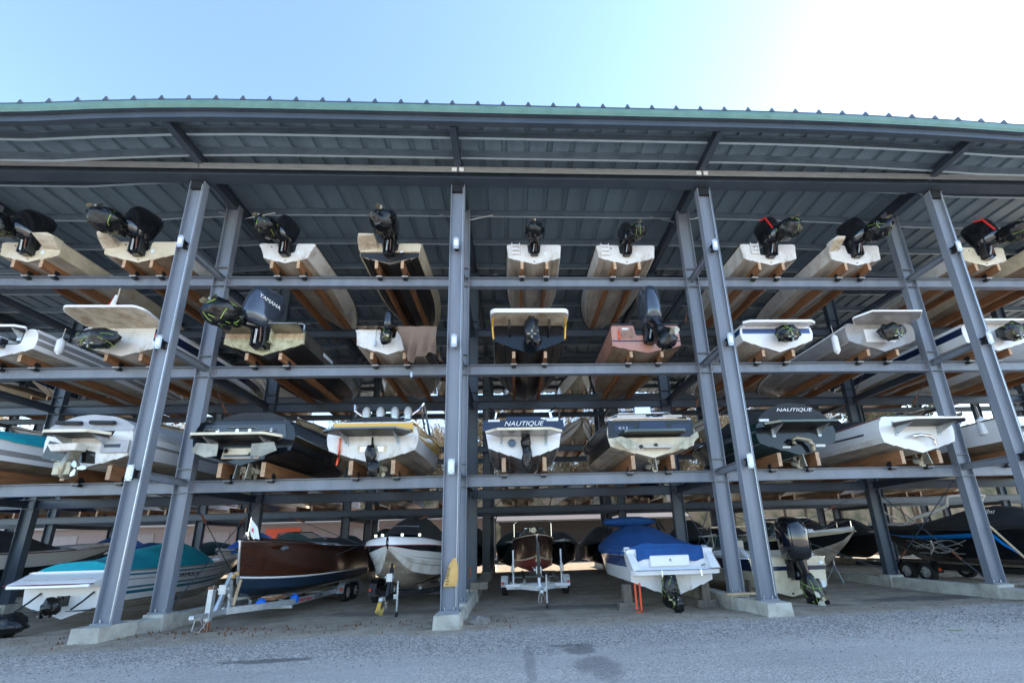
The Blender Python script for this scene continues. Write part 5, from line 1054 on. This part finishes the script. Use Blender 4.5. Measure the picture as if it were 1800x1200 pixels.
def make_tree(seed,H,ever=False):
    rr=random.Random(seed); t=MB(); tips=[]
    def limb(p,d,L,r,dep):
        pts=[p]; rs=[r]
        for i in range(4):
            d=(d+Vector((rr.uniform(-.2,.2),rr.uniform(-.2,.2),rr.uniform(-.03,.15)))).normalized(); p=p+d*L/4; pts.append(p); rs.append(r*(1-.18*(i+1)))
            if dep<3 and i>0:
                for _ in range(2 if dep else 3):
                    a=rr.uniform(0,6.28); q=(d*.6+Vector((math.cos(a),math.sin(a),rr.uniform(.1,.6)))).normalized(); limb(p,q,L*rr.uniform(.42,.6),rs[-1]*.55,dep+1)
            if dep>=2: tips.append(p)
        t.tube(pts,rs,'bark',5 if dep else 8)
    limb(Vector((0,0,0)),Vector((0,0,1)),H*.8,H*.016,0); tr=t.build('trunk')
    c=MB()
    for p in tips:
        for _ in range(5):
            d=Vector((rr.gauss(0,1),rr.gauss(0,1),rr.gauss(.3,1))).normalized(); q=p+d*rr.uniform(.5,1.3); s_=d.orthogonal().normalized()*.022
            c.add([p-s_,p+s_,q],[(0,1,2)],'twig')
            if rr.random()<(.9 if ever else .25):
                o=p+d*rr.uniform(.1,.9); a=Vector((rr.gauss(0,1),rr.gauss(0,1),rr.gauss(0,1))).normalized()*.14; b_=d.cross(a).normalized()*.09; c.add([o-a,o+b_,o+a,o-b_],[(0,1,2,3)],'pine' if ever else 'twig')
    cr=c.build('crown',smooth=0); return tr,cr
pt=[make_tree(5,11),make_tree(8,12),make_tree(12,12,True)]
rr=random.Random(3); names=['bare_tree','bare_tree','leafy_tree']
for j in range(40):
    x=-48+j*3.3+rr.uniform(-1.2,1.2); i=rr.choice((0,1,1,2)) if j not in (13,14) else 2
    e=empty(names[i],(x,rr.uniform(42,54),0),rr.uniform(0,6)); sc_=rr.uniform(1.05,1.45); e.scale=(sc_,)*3
    for p in pt[i]:
        c=p.copy(); C.objects.link(c); c.parent=e
    tag(e,'%s tree number %d from the left, far behind the racks'%('bare brown' if i<2 else 'green leaved',j+1),'tree','trees behind the racks')
    e['label']='%s tree far behind the racks, %s'%('bare brown' if i<2 else 'green leaved',('glimpsed at the far left edge' if j<12 else 'glimpsed left of the centre column' if j<20 else 'glimpsed right of the centre column' if j<29 else 'glimpsed at the right edge'))
for a,b_ in pt: bpy.data.objects.remove(a); bpy.data.objects.remove(b_)
m=MB(); rings=[]
for i in range(60):
    x=-260+i*9; h=17+5.0*noise.noise((x*.03,0,4))+2*noise.noise((x*.3,0,4)); rings.append([(x,74,-1),(x,80,h*.8),(x,92,h*1.2),(x,120,-1)])
m.loft(rings,'hill',cap=False); o=m.build('wooded_hill'); tag(o,kind='structure')
print('objects',len(bpy.data.objects))
